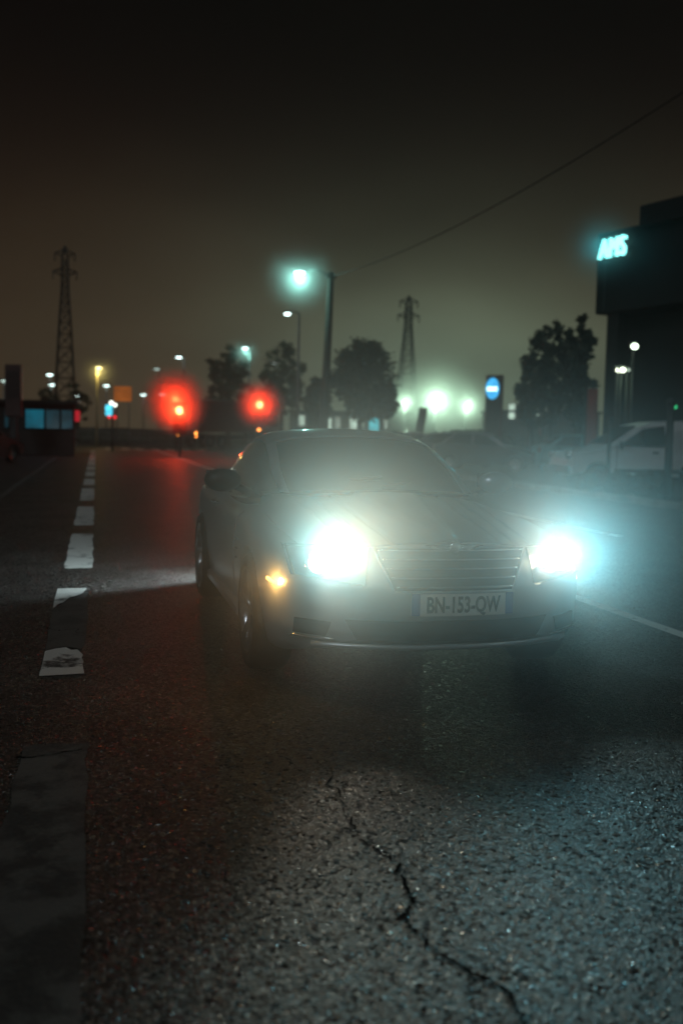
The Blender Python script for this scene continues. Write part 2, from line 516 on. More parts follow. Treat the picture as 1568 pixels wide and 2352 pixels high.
rows = [[body_pt(yy, q) for q in qs] for yy in ys]
# roll the first ring inwards so the nose is rounded
def inset(row, d, fwd):
    o = []
    for p in row:
        c = Vector((0, 0, .46)); k = Vector((p.x, 0, p.z - .46)); L = k.length
        n = k * ((L - d) / L)
        o.append(Vector((n.x, 0, n.z + .46)))
    for p in o: p.y = yfas(p.x, p.z) - fwd
    return o
first = rows[0]
cap = []
for k in range(1, 16):
    t = k / 15
    ring = []
    for p in first:
        q = Vector((p.x * (1 - t), 0, .46 + (p.z - .46) * (1 - t)))
        r_ = .05 * (1 - math.exp(-t * 14)) 
        q.y = yfas(q.x, q.z) - r_ * .6
        ring.append(q)
    cap.append(ring)
mb = MB()
allrows = cap[::-1] + rows
rear = rows[-1]
for k in range(1, 9):
    t = k / 8
    allrows.append([Vector((p.x * (1 - t), p.y + (.10 * math.sqrt(min(1, t * 1.2))) * (1 - abs(p.x) * .3), .58 + (p.z - .58) * (1 - t))) for p in rear])
# close underneath by joining both bottom edges (last column to first)
nv = len(qs)
vs = [p for r_ in allrows for p in r_]
fs = []
for i in range(len(allrows) - 1):
    for j in range(nv):
        a, b = i * nv + j, i * nv + (j + 1) % nv
        fs.append((a, b, b + nv, a + nv))
mb.add(vs, fs, True)
body = mb.build('body', M_CAR, car)
bm = bmesh.new(); bm.from_mesh(body.data)
bmesh.ops.remove_doubles(bm, verts=bm.verts, dist=1e-4)
bmesh.ops.recalc_face_normals(bm, faces=bm.faces)
bm.to_mesh(body.data); bm.free()

def boolean(o, cutters, op='DIFFERENCE'):
    for c in cutters:
        md = o.modifiers.new('b', 'BOOLEAN'); md.object = c; md.operation = op; md.solver = 'EXACT'
    bpy.context.view_layer.update()
    dg = bpy.context.evaluated_depsgraph_get()
    me = bpy.data.meshes.new_from_object(o.evaluated_get(dg))
    o.modifiers.clear()
    o.data = me
    for c in cutters: bpy.data.objects.remove(c)
AX_F, AX_R = .83, 3.23
RW_F, RW_R = .318, .33
cut = []
for (ay, rw) in ((AX_F, RW_F), (AX_R, RW_R)):
    for sx in (-1, 1):
        M_ = Matrix.Translation((sx * .78, ay, rw)) @ Matrix.Rotation(PI / 2, 4, 'Y')
        cut.append(MB().lathe([(rw + .03, -.22), (rw + .03, .22)], M_, 48).build('cutter', M_BLACK, car))
# grille opening and lower mouth
def fas_cutter(poly, depth=.09):
    return MB().prism(poly, -.2, depth, 'y').build('cutter', M_BLACK, car)
boolean(body, cut)

def patch(fn, us, vs_, off, name, m, parent, thick=.006):
    pts = []
    e = 1e-3
    for u in us:
        r_ = []
        for v in vs_:
            p = fn(u, v)
            a = fn(u + e, v) - fn(u - e, v); b = fn(u, v + e) - fn(u, v - e)
            n = a.cross(b)
            n = n.normalized() if n.length > 1e-12 else Vector((0, 0, 1))
            c = p - Vector((0, 1.6, .5))
            if n.dot(c) < 0: n = -n
            r_.append((p + n * off, p + n * (off - thick - off)))
        pts.append(r_)
    mb = MB()
    nu, nv = len(pts), len(pts[0])
    mb.grid([[q[0] for q in r_] for r_ in pts])
    rim = [pts[0][j] for j in range(nv)] + [pts[i][nv - 1] for i in range(1, nu)] + [pts[nu - 1][j] for j in range(nv - 2, -1, -1)] + [pts[i][0] for i in range(nu - 2, 0, -1)]
    n = len(rim)
    mb.add([q[0] for q in rim] + [q[1] for q in rim], [(i, (i + 1) % n, n + (i + 1) % n, n + i) for i in range(n)], False)
    return mb.build(name, m, parent)
def lin(a, b, n): return [a + (b - a) * i / (n - 1) for i in range(n)]

# bonnet panel and doors, each proud of the shell by a few millimetres
patch(body_pt, lin(.03, 1.24, 50), lin(-.335, .335, 161), .005, 'bonnet', M_CAR, car)
for sx in (-1, 1):
    d = patch(body_pt, lin(1.5, 2.72, 30), [sx * t for t in lin(.40, .90, 24)], .005, 'door', M_CAR, car)
    hp = body_pt(2.5, sx * .47)
    h = MB().tube([(hp.x + sx * .006, 2.40, hp.z), (hp.x + sx * .035, 2.43, hp.z + .004), (hp.x + sx * .035, 2.55, hp.z + .006), (hp.x + sx * .006, 2.59, hp.z + .004)], .011, 8).build('handle', M_CHR, d)
    # chrome strakes behind the front wheel
    for k in range(3):
        a = body_pt(1.22, sx * .57); b = body_pt(1.42, sx * .57)
        z0 = .66 - .055 * k
        MB().tube([(sx * .874, 1.225 + .02 * k, z0), (sx * .872, 1.33, z0 - .004), (sx * .866, 1.43 - .02 * k, z0 - .012)], [.004, .008, .004], 8).build('fender_strake', M_CHR, car)
    # sill strip
    MB().box((sx * .845, 2.05, .235), (.05, 1.62, .07), 0, .015).build('sill', M_CAR, car)

# cabin
GY = [1.18, 1.5, 1.8, 2.08, 2.4, 2.8, 3.2, 3.6, 3.86]
G_zr = [.925, 1.075, 1.20, 1.275, 1.308, 1.285, 1.205, 1.07, .955]
G_gb = [.70, .735, .755, .765, .765, .75, .72, .66, .60]
G_gr = [.60, .60, .575, .555, .55, .545, .53, .50, .47]
G_bz = [.90, .88, .865, .86, .86, .875, .89, .885, .87]
def git(T, y):
    y = max(GY[0], min(GY[-1], y)); i = 0
    while i < len(GY) - 2 and y > GY[i + 1]: i += 1
    h = GY[i + 1] - GY[i]
    def sl(k):
        a = max(0, k - 1); b = min(len(GY) - 1, k + 1)
        return (T[b] - T[a]) / (GY[b] - GY[a])
    t = (y - GY[i]) / h
    return ((2 * t**3 - 3 * t**2 + 1) * T[i] + (t**3 - 2 * t**2 + t) * h * sl(i) + (-2 * t**3 + 3 * t**2) * T[i + 1] + (t**3 - t**2) * h * sl(i + 1))
def cab_pt(y, q):
    zr, gb, gr, bz = git(G_zr, y), git(G_gb, y), git(G_gr, y), git(G_bz, y)
    H = zr - bz
    sec = [(0, zr), (gr * .4, zr - .008), (gr * .75, zr - .026), (gr * .97, zr - .06 * min(1, H / .3)), (gr + (gb - gr) * .30, bz + H * .66), (gr + (gb - gr) * .66, bz + H * .36), (gb, bz), (gb + .01, bz - .05)]
    x, z = crom(sec, min(1, abs(q)))
    sg = -1 if q < 0 else 1
    yy = y + .26 * (x / .7) ** 2.2 * max(0, 1 - (y - 1.18) / 1.3)
    return Vector((sg * x, yy, z))
gy = lin(1.18, 3.86, 60)
cb = MB().grid([[cab_pt(yy, q) for q in lin(-1, 1, 81)] for yy in gy]).build('cabin', M_GLASS, car)
ROOFQ = .40
patch(cab_pt, lin(1.24, 1.985, 24), lin(-.385, .385, 41), .004, 'windscreen', M_GLASS, car)
patch(cab_pt, lin(2.02, 2.95, 24), lin(-.47, .47, 41), .012, 'roof', M_CAR, car)
patch(cab_pt, lin(3.0, 3.75, 20), lin(-.36, .36, 41), .004, 'rear_window', M_GLASS, car)
for sx in (-1, 1):
    patch(cab_pt, lin(1.2, 2.04, 24), [sx * t for t in lin(.39, .475, 8)], .011, 'pillar', M_CAR, car)
    patch(cab_pt, lin(2.93, 3.82, 24), [sx * t for t in lin(.37, .56, 8)], .011, 'pillar', M_CAR, car)
    patch(cab_pt, lin(1.55, 3.0, 30), [sx * t for t in lin(.49, .84, 14)], .004, 'side_window', M_GLASS, car)
    MB().tube([cab_pt(yy, sx * .86) + Vector((sx * .006, 0, 0)) for yy in lin(1.5, 3.3, 20)], .008, 6).build('window_trim', M_CHR, car)
    # mirror: shaped shell on a foot
    mx, my, mz = sx * (.915 if sx < 0 else .875), 1.63, .985
    sh = MB().sphere((mx, my, mz), .1, 16, (1.15, .75, .72)).build('mirror', M_BLACK if sx < 0 else M_CAR, car)
    MB().tube([(sx * .74, my + .06, .90), (sx * .80, my + .03, .935), (sx * .86, my, .955)], [.03, .026, .022], 8).build('mirror_foot', M_BLACK, sh)
    MB().box((mx, my + .078, mz), (.19, .012, .115), 0, .004).build('mirror_glass', M_CHR, sh)
# wipers
for (x0, x1) in ((-.52, .02), (.0, .52)):
    MB().tube([Vector((x, 0, 0)) + Vector((0, cab_pt(1.26 + .1 * t, x / .9).y + .0, cab_pt(1.26 + .1 * t, x / 1.6).z + .018)) for x, t in zip(lin(x0, x1, 12), lin(0, 1, 12))], .006, 6).build('wiper', M_BLACK, car)
# cowl panel between bonnet and windscreen
MB().grid([[Vector((x, 1.16 + .26 * (abs(x) / .7) ** 2.2 + t * .09, .937 - .03 * (abs(x) / .7) ** 2 + .004 + t * .012)) for x in lin(-.7, .7, 30)] for t in lin(0, 1, 5)]).build('cowl', M_BLACK, car)

# wheels
def wheel(sx, ay, rw, wid):
    M_ = Matrix.Translation((sx * (.775), ay, rw)) @ Matrix.Rotation(sx * PI / 2, 4, 'Y')
    h = wid / 2
    rim_r = rw * .74
    w = MB().lathe([(rim_r, -h * .8), (rim_r + .02, -h), (rw - .03, -h), (rw - .004, -h * .8), (rw, -h * .4), (rw, h * .4), (rw - .004, h * .8), (rw - .03, h), (rim_r + .02, h), (rim_r, h * .8), (rim_r - .01, 0)], M_, 48, True).build('wheel', M_RUB, car)
    MB().lathe([(rim_r - .012, -h * .9), (rim_r, -h * .95), (rim_r, h * .82), (rim_r + .006, h * .98), (rim_r - .016, h * .96), (rim_r - .02, h * .5), (rim_r - .03, -h * .6)], M_, 48, True).build('rim', M_RIM, w)
    sp = MB()
    for k in range(5):
        for dlt in (-.13, .13):
            a = 2 * PI * k / 5
            A = M_ @ Vector((.04 * math.cos(a), .04 * math.sin(a), h * .62))
            B = M_ @ Vector((.6 * rim_r * math.cos(a + dlt * .6), .6 * rim_r * math.sin(a + dlt * .6), h * .78))
            C_ = M_ @ Vector(((rim_r - .01) * math.cos(a + dlt), (rim_r - .01) * math.sin(a + dlt), h * .8))
            sp.tube([A, B, C_], [.022, .017, .016], 6)
    sp.lathe([(.0, h * .55), (.06, h * .6), (.055, h * .72), (.03, h * .76), (0, h * .76)], M_, 20)
    sp.build('spokes', M_RIM, w)
    MB().lathe([(.0, -.02), (.15, -.02), (.15, .02), (0, .02)], M_, 28).build('brake_disc', M_STEEL, w)
for sx in (-1, 1):
    wheel(sx, AX_F, RW_F, .215)
    wheel(sx, AX_R, RW_R, .245)

# fascia parts: fas_pt maps (x,z) on the nose
def fas_pt(x, z): return Vector((x, yfas(x, z) - .03, z))
def fas_quad(corners, off, name, m, parent, nu=24, nv=12, thick=.01):
    # corners: four (x,z): bottom-left, bottom-right, top-right, top-left
    bl, br, tr, tl = [Vector((c[0], c[1])) for c in corners]
    def fn(u, v):
        p = (bl.lerp(br, u)).lerp(tl.lerp(tr, u), v)
        return fas_pt(p.x, p.y)
    return patch(fn, lin(0, 1, nu), lin(0, 1, nv), off, name, m, parent, thick)
gr = fas_quad([(-.30, .545), (.30, .545), (.385, .74), (-.385, .74)], .004, 'grille', M_BLACK, car, 40, 12)
for k in range(5):
    z = .562 + .043 * k
    hw = .30 + .085 * (z - .545) / .195
    MB().tube([fas_pt(x, z) + Vector((0, -.012 - (.0), 0)) for x in lin(-hw + .015, hw - .015, 31)], .0065, 8).build('grille_bar', M_CHR, gr)
MB().tube([fas_pt(x, z) + Vector((0, -.01, 0)) for (x, z) in [(-.388, .745), (-.30, .538)] + [(x, .538) for x in lin(-.28, .28, 20)] + [(.30, .538), (.388, .745)]], .007, 8).build('grille_frame', M_CAR, gr)
# winged badge on the bonnet lip
bc = fas_pt(0, .735) + Vector((0, -.022, .012))
MB().sphere(bc, .030, 14, (1, .35, 1)).build('badge', M_CHR, car)
wg = MB()
for sx in (-1, 1):
    for k in range(3):
        wg.tube([bc + Vector((sx * .025, 0, .008 - .01 * k)), bc + Vector((sx * .07, .003, .010 - .009 * k)), bc + Vector((sx * (.145 - .02 * k), .012, .011 - .006 * k))], [.005, .0045, .0015], 6)
wg.build('badge_wings', M_CHR, car)
# lower mouth, vents, lip
fas_quad([(-.46, .30), (.46, .30), (.52, .40), (-.52, .40)], .003, 'lower_intake', M_BLACK, car, 30, 8)
MB().tube([fas_pt(x, .272) + Vector((0, -.025, 0)) for x in lin(-.66, .66, 33)], .014, 8).build('chin_lip', M_CAR, car)
for sx in (-1, 1):
    fas_quad([(sx * .60, .31), (sx * .74, .32), (sx * .735, .39), (sx * .575, .385)], .003, 'side_vent', M_BLACK, car, 12, 8)
    MB().tube([fas_pt(x, .30 + .02 * (abs(x) - .5)) + Vector((0, -.012, 0)) for x in lin(sx * .56, sx * .76, 9)], .006, 6).build('vent_trim', M_CHR, car)

# number plate
pl = fas_quad([(-.22, .425), (.30, .425), (.30, .535), (-.22, .535)], .012, 'number_plate', M_PLATE, car, 20, 6, .012)
fas_quad([(-.218, .427), (-.178, .427), (-.178, .533), (-.218, .533)], .0145, 'country_band', M_PBLUE, pl, 6, 4, .002)
fas_quad([(.258, .427), (.298, .427), (.298, .533), (.258, .533)], .0145, 'region_band', M_PBLUE, pl, 6, 4, .002)
def text_mesh(txt, height, extrude, bold=.0, shear=0.0, spacing=1.0):
    cu = bpy.data.curves.new('t', 'FONT')
    cu.body = txt; cu.size = height / .70; cu.extrude = extrude; cu.offset = bold; cu.shear = shear
    cu.align_x = 'CENTER'; cu.align_y = 'BOTTOM_BASELINE'; cu.space_character = spacing
    o = bpy.data.objects.new('t', cu); COL.objects.link(o)
    bpy.context.view_layer.update()
    dg = bpy.context.evaluated_depsgraph_get()
    me = bpy.data.meshes.new_from_object(o.evaluated_get(dg))
    bpy.data.objects.remove(o); bpy.data.curves.remove(cu)
    return me
M_INK = mat('plate_ink', (.012, .012, .012), .5)
me = text_mesh('BN-153-QW', .075, .001, .0025, 0, 1.02)
xs = [v.co.x for v in me.vertices]; W_ = max(xs) - min(xs); cx = (max(xs) + min(xs)) / 2
for v in me.vertices:
    x = .042 + (v.co.x - cx) * (.375 / W_)
    p = fas_pt(x, .443 + v.co.y)
    v.co = p + Vector((0, -.0145 - v.co.z, 0))
me.materials.append(M_INK)
o = bpy.data.objects.new('plate_lettering', me); COL.objects.link(o); o.parent = pl

# headlights
M_HID = emis('projector_light', (.85, 1.0, 1.0), 60)
M_HAL = emis('halogen_light', (1.0, .80, .52), 22)
M_AMB = emis('amber_light', (1.0, .48, .10), 9)
M_AMB2 = emis('dim_amber_light', (1.0, .42, .10), 3)
M_LENS = clear_glass('lens_glass')
M_BOWL = mat('reflector', (.55, .56, .57), .22, 1, 8, .1)
for sx in (-1, 1):
    hl = fas_quad([(sx * .43, .565), (sx * .73, .60), (sx * .765, .735), (sx * .405, .74)], .004, 'headlight', M_BOWL, car, 20, 14, .01)
    fas_quad([(sx * .425, .560), (sx * .735, .595), (sx * .77, .74), (sx * .40, .745)], .045, 'lens', M_LENS, hl, 20, 14, .003)
    pc = fas_pt(sx * .635, .665)
    Mr = Matrix.Translation(pc + Vector((0, -.006, 0))) @ Matrix.Rotation(PI / 2, 4, 'X')
    MB().lathe([(.062, -.03), (.066, .0), (.062, .018), (.052, .02)], Mr, 32).build('projector_ring', M_CHR, hl)
    MB().lathe([(.052, .021), (.042, .028), (.024, .033), (0, .035)], Mr, 32).build('projector', M_HID, hl)
    hc = fas_pt(sx * .49, .675)
    Mh = Matrix.Translation(hc + Vector((0, -.006, 0))) @ Matrix.Rotation(PI / 2, 4, 'X')
    MB().lathe([(.05, .012), (.035, .004), (.018, .001), (.0, .0)], Mh, 28).build('reflector_bowl', M_BOWL, hl)
    MB().lathe([(.036, .012), (.026, .017), (.0, .02)], Mh, 24).build('high_beam', M_HAL, hl)
    # amber corner lamp
    def mk(u, v, sx=sx):
        return body_pt(.03 + .075 * u, sx * (.572 + .022 * v))
    patch(mk, lin(0, 1, 10), lin(0, 1, 6), .006, 'corner_lamp', M_AMB if sx < 0 else M_AMB2, car)
# rear lamps
for sx in (-1, 1):
    MB().box((sx * .60, 4.03, .76), (.26, .05, .10), 0, .02).build('tail_lamp', mat('tail_red', (.25, .01, .01), .2), car)
    MB().box((sx * .60, 4.062, .66), (.14, .03, .05), 0, .01).build('reversing_lamp', emis('reverse_light', (.9, 1, 1), 6), car)
cool = (.62, .95, 1.0)
BEAM = {}
for sx in (-1, 1):
    p = fas_pt(sx * .635, .665) + Vector((0, -.075, 0))
    BEAM[sx] = p
    lamp('headlight_lamp', p, (.34, .88, .95) if sx < 0 else (.20, .80, 1.0), 9 if sx < 0 else 8.0, .04, car, 'SPOT', (.12, -1, .50) if sx < 0 else (-.25, -1, .42), 108, 1)
    lamp('dipped_beam', p + Vector((0, -.02, -.02)), (.55, .88, .92) if sx > 0 else (1.0, .93, .76), 1.5, .05, car, 'SPOT', (-.06 if sx < 0 else -.04, -1, -.34), 36 if sx < 0 else 48, .9)
p2 = fas_pt(-.56, .69) + Vector((0, -.075, 0))
lamp('high_beam_lamp', p2, (1.0, .55, .20), 4.8, .04, car, 'SPOT', (.05, -1, .55), 115, 1)
q = body_pt(.07, -.575) + Vector((-.02, -.06, 0))
lamp('corner_lamp_light', q, (1, .5, .12), .2, .02, car)
p3 = fas_pt(.49, .68) + Vector((0, -.075, 0))
lamp('high_beam_lamp', p3, (1.0, .80, .55), 3.2, .04, car, 'SPOT', (-.2, -1, .5), 115, 1)
lamp('headlight_side_light', (.85, .26, .64), (.45, .90, 1.0), 1.6, .04, car, 'SPOT', (1, .42, -.16), 110, .8)
lamp('reversing_lamp_light', (-.60, 4.11, .66), (.75, .95, 1.0), 9, .03, car, 'SPOT', (-.9, 1, -.12), 175, .3)

# ------------------------------------------------------------------ street lighting
TEAL = (.36, 1.0, .86); WARM = (1.0, .78, .22); FLOOD = (.62, 1.0, .70)
M_LAMP = emis('lamp_teal', (.75, 1, .96), 30)
M_LAMPD = emis('lamp_dim', (.75, 1, .9), 1.2)
M_LAMPY = emis('lamp_yellow', (1, .85, .35), 25)
M_FLOOD = emis('lamp_flood', (.88, 1, .9), 40)
def lantern(t, p, side, m, size=.35):
    """lamp head at p (world offset from thing base), arm towards side"""
    MB().box((p.x, p.y, p.z + .09), (size * 1.5, size * .9, .12), 0, .04).build('lamp_head', M_STEEL, t)
    MB().sphere((p.x, p.y, p.z), .16, 12, (size / .30, size / .30, .55)).build('lamp_bowl', m, t)
def street_lamp(px, py, Z, label, col, I, m, arm_px=14, pole=True, r=.07, size=.35, group='street lamps along the road', pm=None, fall=.32):
    p = P(px, py, Z)
    base = S(px + arm_px, Z, py)
    t = thing('street_lamp', label, 'street lamp', base, 0, group)
    q = p - base
    pm = pm or M_STEEL
    MB().tube([(0, 0, 0), (0, 0, q.z * .5), (0, 0, q.z + .05)], [r * 1.4, r * 1.1, r * .8], 8).build('pole', pm, t)
    if abs(arm_px) > 1:
        MB().tube([(0, 0, q.z + .02), (q.x * .5, q.y * .5, q.z + .16), (q.x, q.y, q.z + .15)], r * .6, 6).build('arm', pm, t)
    lantern(t, q, 1, m, size * max(1, Z / 62))
    if I >= 300:
        lamp('lamp_light', q - Vector((0, 0, fall)), col, I * .025, .14, t)
        HALO_MIST.append((p - Vector((0, 0, .25)), 1.9 if col == TEAL else 2.1, .14))
    return t

HALO_MIST = []        # mist puffs added round the brightest lamps to form their halos: (centre, radius, density)
# utility pole with the nearest lamp and an overhead cable
pt = P(760, 626, 42); pb = S(741, 42, 990)
up = thing('utility_pole', 'tall dark leaning utility pole carrying a lamp arm and the overhead cable', 'utility pole', pb)
ptr = pt - pb
MB().tube([(0, 0, 0), ptr * .5, ptr], [.20, .17, .13], 10).build('pole', M_WOOD, up)
la = P(688, 627, 42) - pb
MB().tube([ptr + Vector((0, 0, -.15)), ptr.lerp(la, .5) + Vector((0, 0, .12)), la + Vector((0, 0, .16))], .035, 6).build('lamp_arm', M_STEEL, up)
MB().box(ptr + Vector((0, 0, -.18)), (.5, .1, .08), YAW, .01).build('crossarm', M_DKSTEEL, up)
lantern(up, la, 1, M_LAMP, .42)
lamp('lamp_light', la - Vector((0, 0, .24)), TEAL, 17, .15, up)
HALO_MIST.append((P(688, 627, 42) - Vector((0, 0, .15)), 2.1, .24))
# the next pole stands just outside the frame, the cable sags between them
e1 = P(1760, 85, 17)
nb = Vector((e1.x, e1.y, 0))
up2 = thing('utility_pole', 'utility pole beside the road just outside the frame holding the near cable end', 'utility pole', nb)
MB().tube([(0, 0, 0), (0, 0, e1.z * .5), (0, 0, e1.z + .2)], [.2, .17, .13], 10).build('pole', M_WOOD, up2)
a0 = pt + Vector((0, 0, -.15))
pts = []
for i in range(41):
    t = i / 40
    p = a0.lerp(e1, t); p.z -= .55 * 4 * t * (1 - t)
    pts.append(p)
tag(MB().tube(pts, .015, 6).build('overhead_cable', M_CABLE), 'single black cable sagging from the leaning pole to the upper right', 'cable')

street_lamp(660, 721, 57, 'teal street lamp with a short arm, second highest light left of the leaning pole', TEAL, 120, M_LAMP, 27)
street_lamp(563, 800, 80, 'teal street lamp glowing between the two halves of the dark trees', TEAL, 330, M_LAMP, 10)
street_lamp(411, 821, 92, 'small white street lamp right above the red traffic light glare', TEAL, 150, M_LAMP, 12)
street_lamp(360, 848, 130, 'very dim street lamp just left above the red glare', TEAL, 0, M_LAMPD, 6)
street_lamp(627, 835, 110, 'small dim street lamp in front of the feathery tree', TEAL, 0, emis('lamp_mid', (.8, 1, .95), 4), 6, fall=.3)
street_lamp(227, 845, 75, 'yellow street lamp on a yellow lit pole, the only yellow light', WARM, 330, M_LAMPY, -4, pm=mat('yellow_lit_pole', (.4, .34, .2), .6))  # yellow lamplight on the pole is put into its colour
street_lamp(245, 886, 120, 'white lamp just right of the yellow street lamp', TEAL, 260, M_LAMP, 0)
street_lamp(330, 907, 130, 'white lamp between the orange board and the red glare', TEAL, 260, M_LAMP, 0)
street_lamp(182, 910, 140, 'low small lamp at the foot of the tall pylon, right side', TEAL, 160, M_LAMP, 0)
street_lamp(115, 861, 110, 'white lamp left of the tall pylon, upper one of the close pair', TEAL, 240, M_LAMP, 0)
street_lamp(119, 884, 118, 'white lamp left of the tall pylon, lower one of the close pair', TEAL, 260, M_LAMP, 0)
street_lamp(374, 906, 115, 'white lamp at the left edge of the red glare', (1, .8, .7), 120, M_LAMP, 0)
street_lamp(1249, 832, 62, 'lamp on a reddish pole in front of the dark pine tree', TEAL, 25, M_LAMP, -4, pm=mat('red_lit_pole', (.3, .09, .06), .6), size=.3)  # red light falling on the pole is tinted into its colour
street_lamp(10, 875, 80, 'dim lamp half hidden by the dark totem at the left edge', TEAL, 10, M_LAMPD, 0)

def flood(px, py, Z, label, I, size=.36):
    p = P(px, py, Z); b = S(px, Z, py)
    t = thing('floodlight', label, 'floodlight', b, 0, 'floodlights over the car park')
    q = p - b
    MB().tube([(0, 0, 0), (0, 0, q.z - .2)], [.12, .07], 8).build('mast', M_STEEL, t)
    MB().box((0, .12, q.z), (size * 1.5, .2, size), -YAW, .05).build('housing', M_STEEL, t)
    M_ = Matrix.Translation((0, -.02, q.z)) @ Matrix.Rotation(PI / 2, 4, 'X')
    MB().lathe([(size * .5, 0), (size * .45, .05), (0, .08)], M_, 20).build('lamp_face', M_FLOOD, t)
    lamp('flood_light', Vector((0, -.55, q.z)), FLOOD, I * .065, .15, t)
    HALO_MIST.append((p - Vector((math.sin(YAW), math.cos(YAW), 0)) * .6, 6.5 if I > 2000 else 4.6, .12))
flood(928, 926, 105, 'floodlight on a mast right behind the foot of the right pylon', 900)
flood(998, 922, 100, 'brightest floodlight, middle one of the three in the car park', 2100, .55)
flood(1070, 933, 104, 'rightmost of the three car park floodlights', 1000)

# ------------------------------------------------------------------ traffic signals
M_RED = emis('signal_red', (1, .62, .26), 40)
M_RED2 = emis('small_red', (1, .12, .04), 6)
M_OFFA = mat('unlit_amber', (.06, .03, .005), .2); M_OFFG = mat('unlit_green', (.005, .04, .03), .2)
def signal(px, py, Z, label, I, rep=None, size=1.3):
    p = P(px, py, Z); b = S(px, Z, py)
    t = thing('traffic_signal', label, 'traffic light', b, -YAW, 'traffic signals showing red')
    z = (p - b).z
    MB().tube([(0, .16, 0), (0, .16, z + .35)], [.07, .055], 10).build('pole', M_DKSTEEL, t)
    MB().box((0, .02, z - .28 * size), (.34 * size, .2, .98 * size), 0, .03).build('housing', M_BLACK, t)
    MB().box((0, .08, z - .28 * size), (.5 * size, .02, 1.2 * size), 0, .0).build('backboard', M_BLACK, t)
    for k, m in enumerate((M_RED, M_OFFA, M_OFFG)):
        M_ = Matrix.Translation((0, -.085, z - .3 * size * k)) @ Matrix.Rotation(PI / 2, 4, 'X')
        MB().lathe([(.13 * size, 0), (.10 * size, .02), (0, .03)], M_, 24).build('signal_lens', m, t)
        v = MB()
        arc = [(math.cos(a) * .14 * size, math.sin(a) * .14 * size) for a in lin(R(-20), R(200), 16)]
        v.grid([[Vector((x, -.09 - d, z - .3 * size * k + zz)) for x, zz in arc] for d in (0, .1, .2)])
        v.build('visor', M_BLACK, t)
    if I: lamp('signal_light', Vector((0, -.34, z)), (1, .035, .008), I * (.11 if px > 500 else .16), .1, t)
    if I: HALO_MIST.append((p - Vector((math.sin(YAW), math.cos(YAW), 0)) * .34, 1.6 if px > 500 else (2.7 if Z > 60 else 1.5), 1.15 if px > 500 or Z > 60 else .8))
    if rep:
        rp = P(rep[0], rep[1], Z) - b
        MB().box((rp.x * .5, .02, rp.z - .1), (.14, .12, .42), 0, .02).build('repeater_box', M_BLACK, t)
        M_ = Matrix.Translation((rp.x * .5, -.045, rp.z)) @ Matrix.Rotation(PI / 2, 4, 'X')
        MB().lathe([(.075, 0), (.05, .015), (0, .02)], M_, 16).build('repeater_lens', emis('repeater', (1, .30, .06), 8), t)
    return t
signal(597, 930, 50, 'red traffic light standing alone just left of the coupe roof', 210, (594, 987))
signal(405, 920, 64, 'red traffic light, upper and farther of the two stacked lights', 420)
signal(413, 943, 47, 'red traffic light, lower of the two stacked lights left of the coupe', 200, (404, 977))
# rear-facing signal at far left of the road with a blue sign
p = P(258, 930, 58); b = S(259, 58, 930)
t = thing('sign_post', 'dark post carrying a bright blue sign and two small white lights', 'sign post', b, -YAW)
zz = (p - b).z
MB().tube([(0, 0, 0), (0, 0, zz + .15)], .06, 8).build('post', M_DKSTEEL, t)
q = P(250, 942, 58) - b
M_ = Matrix.Translation((-.2, -.04, q.z)) @ Matrix.Rotation(PI / 2, 4, 'X')
MB().box((-.2, -.06, q.z), (.40, .05, .62), 0, .02).build('blue_sign', glow_pane('blue_sign_face', (.10, .75, 1.0), 1.6, 3, .5), t)
MB().box((.14, -.03, q.z + .02), (.16, .05, .5), 0, .02).build('side_panel', mat('grey_panel', (.3, .3, .3), .5), t)
for (dx, dz, s_) in ((-.05, .42, .12), (.17, .30, .10)):
    MB().sphere((dx, -.09, q.z + dz), s_, 10).build('white_lamp', emis('post_white', (.95, 1, .85), 3), t)
for dx in (-.17, .16):
    MB().sphere((dx, -.09, q.z - .40), .09, 10).build('red_lamp', emis('post_red', (1, .02, .03), 1.6), t)

# ------------------------------------------------------------------ lorry at the crossing
t = thing('lorry', 'box lorry at the crossing behind the red traffic lights, tail lamps lit', 'lorry', S(432, 76, 990), -YAW - R(38))
Lr = 8.6
MB().box((0, 3.6, 2.45), (2.45, 7.2, 2.5), 0, .05).build('cargo_box', mat('lorry_box', (.16, .08, .07), .5), t)
rd = MB().box((0, -.03, 2.45), (2.3, .05, 2.36), 0, .01).build('rear_door', mat('lorry_door', (.2, .1, .09), .5), t)
for sx in (-.25, .25): MB().tube([(sx, -.075, 1.35), (sx, -.075, 3.55)], .02, 6).build('door_bar', M_STEEL, rd)
MB().box((0, 4.4, .85), (1.2, 8.4, .25), 0, .02).build('chassis', M_DKSTEEL, t)
cabm = MB().prism([(7.35, .55), (9.2, .55), (9.25, 1.5), (8.95, 2.7), (8.6, 2.95), (7.35, 2.95)], -1.15, 1.15, 'x').build('cab', mat('cab_paint', (.2, .1, .1), .4), t)
MB().prism([(7.7, 1.75), (8.9, 1.75), (8.75, 2.55), (7.7, 2.55)], -1.165, 1.165, 'x').build('cab_window', M_GLASS, cabm)
MB().box((0, 7.25, 3.45), (.5, .3, .9), 0, .05).build('exhaust_stack', M_DKSTEEL, t)
for yy in (1.3, 2.5, 8.2):
    for sx in (-1, 1):
        M_ = Matrix.Translation((sx * 1.02, yy, .5)) @ Matrix.Rotation(PI / 2, 4, 'Y')
        w = MB().lathe([(.28, -.14), (.46, -.14), (.5, -.1), (.5, .1), (.46, .14), (.28, .14)], M_, 24, True).build('wheel', M_RUB, t)
        MB().lathe([(0, .08), (.28, .1), (.28, -.1), (0, -.08)], M_, 20).build('rim', M_STEEL, w)
MB().box((0, -.05, .95), (2.4, .12, .22), 0, .02).build('rear_bumper', M_DKSTEEL, t)
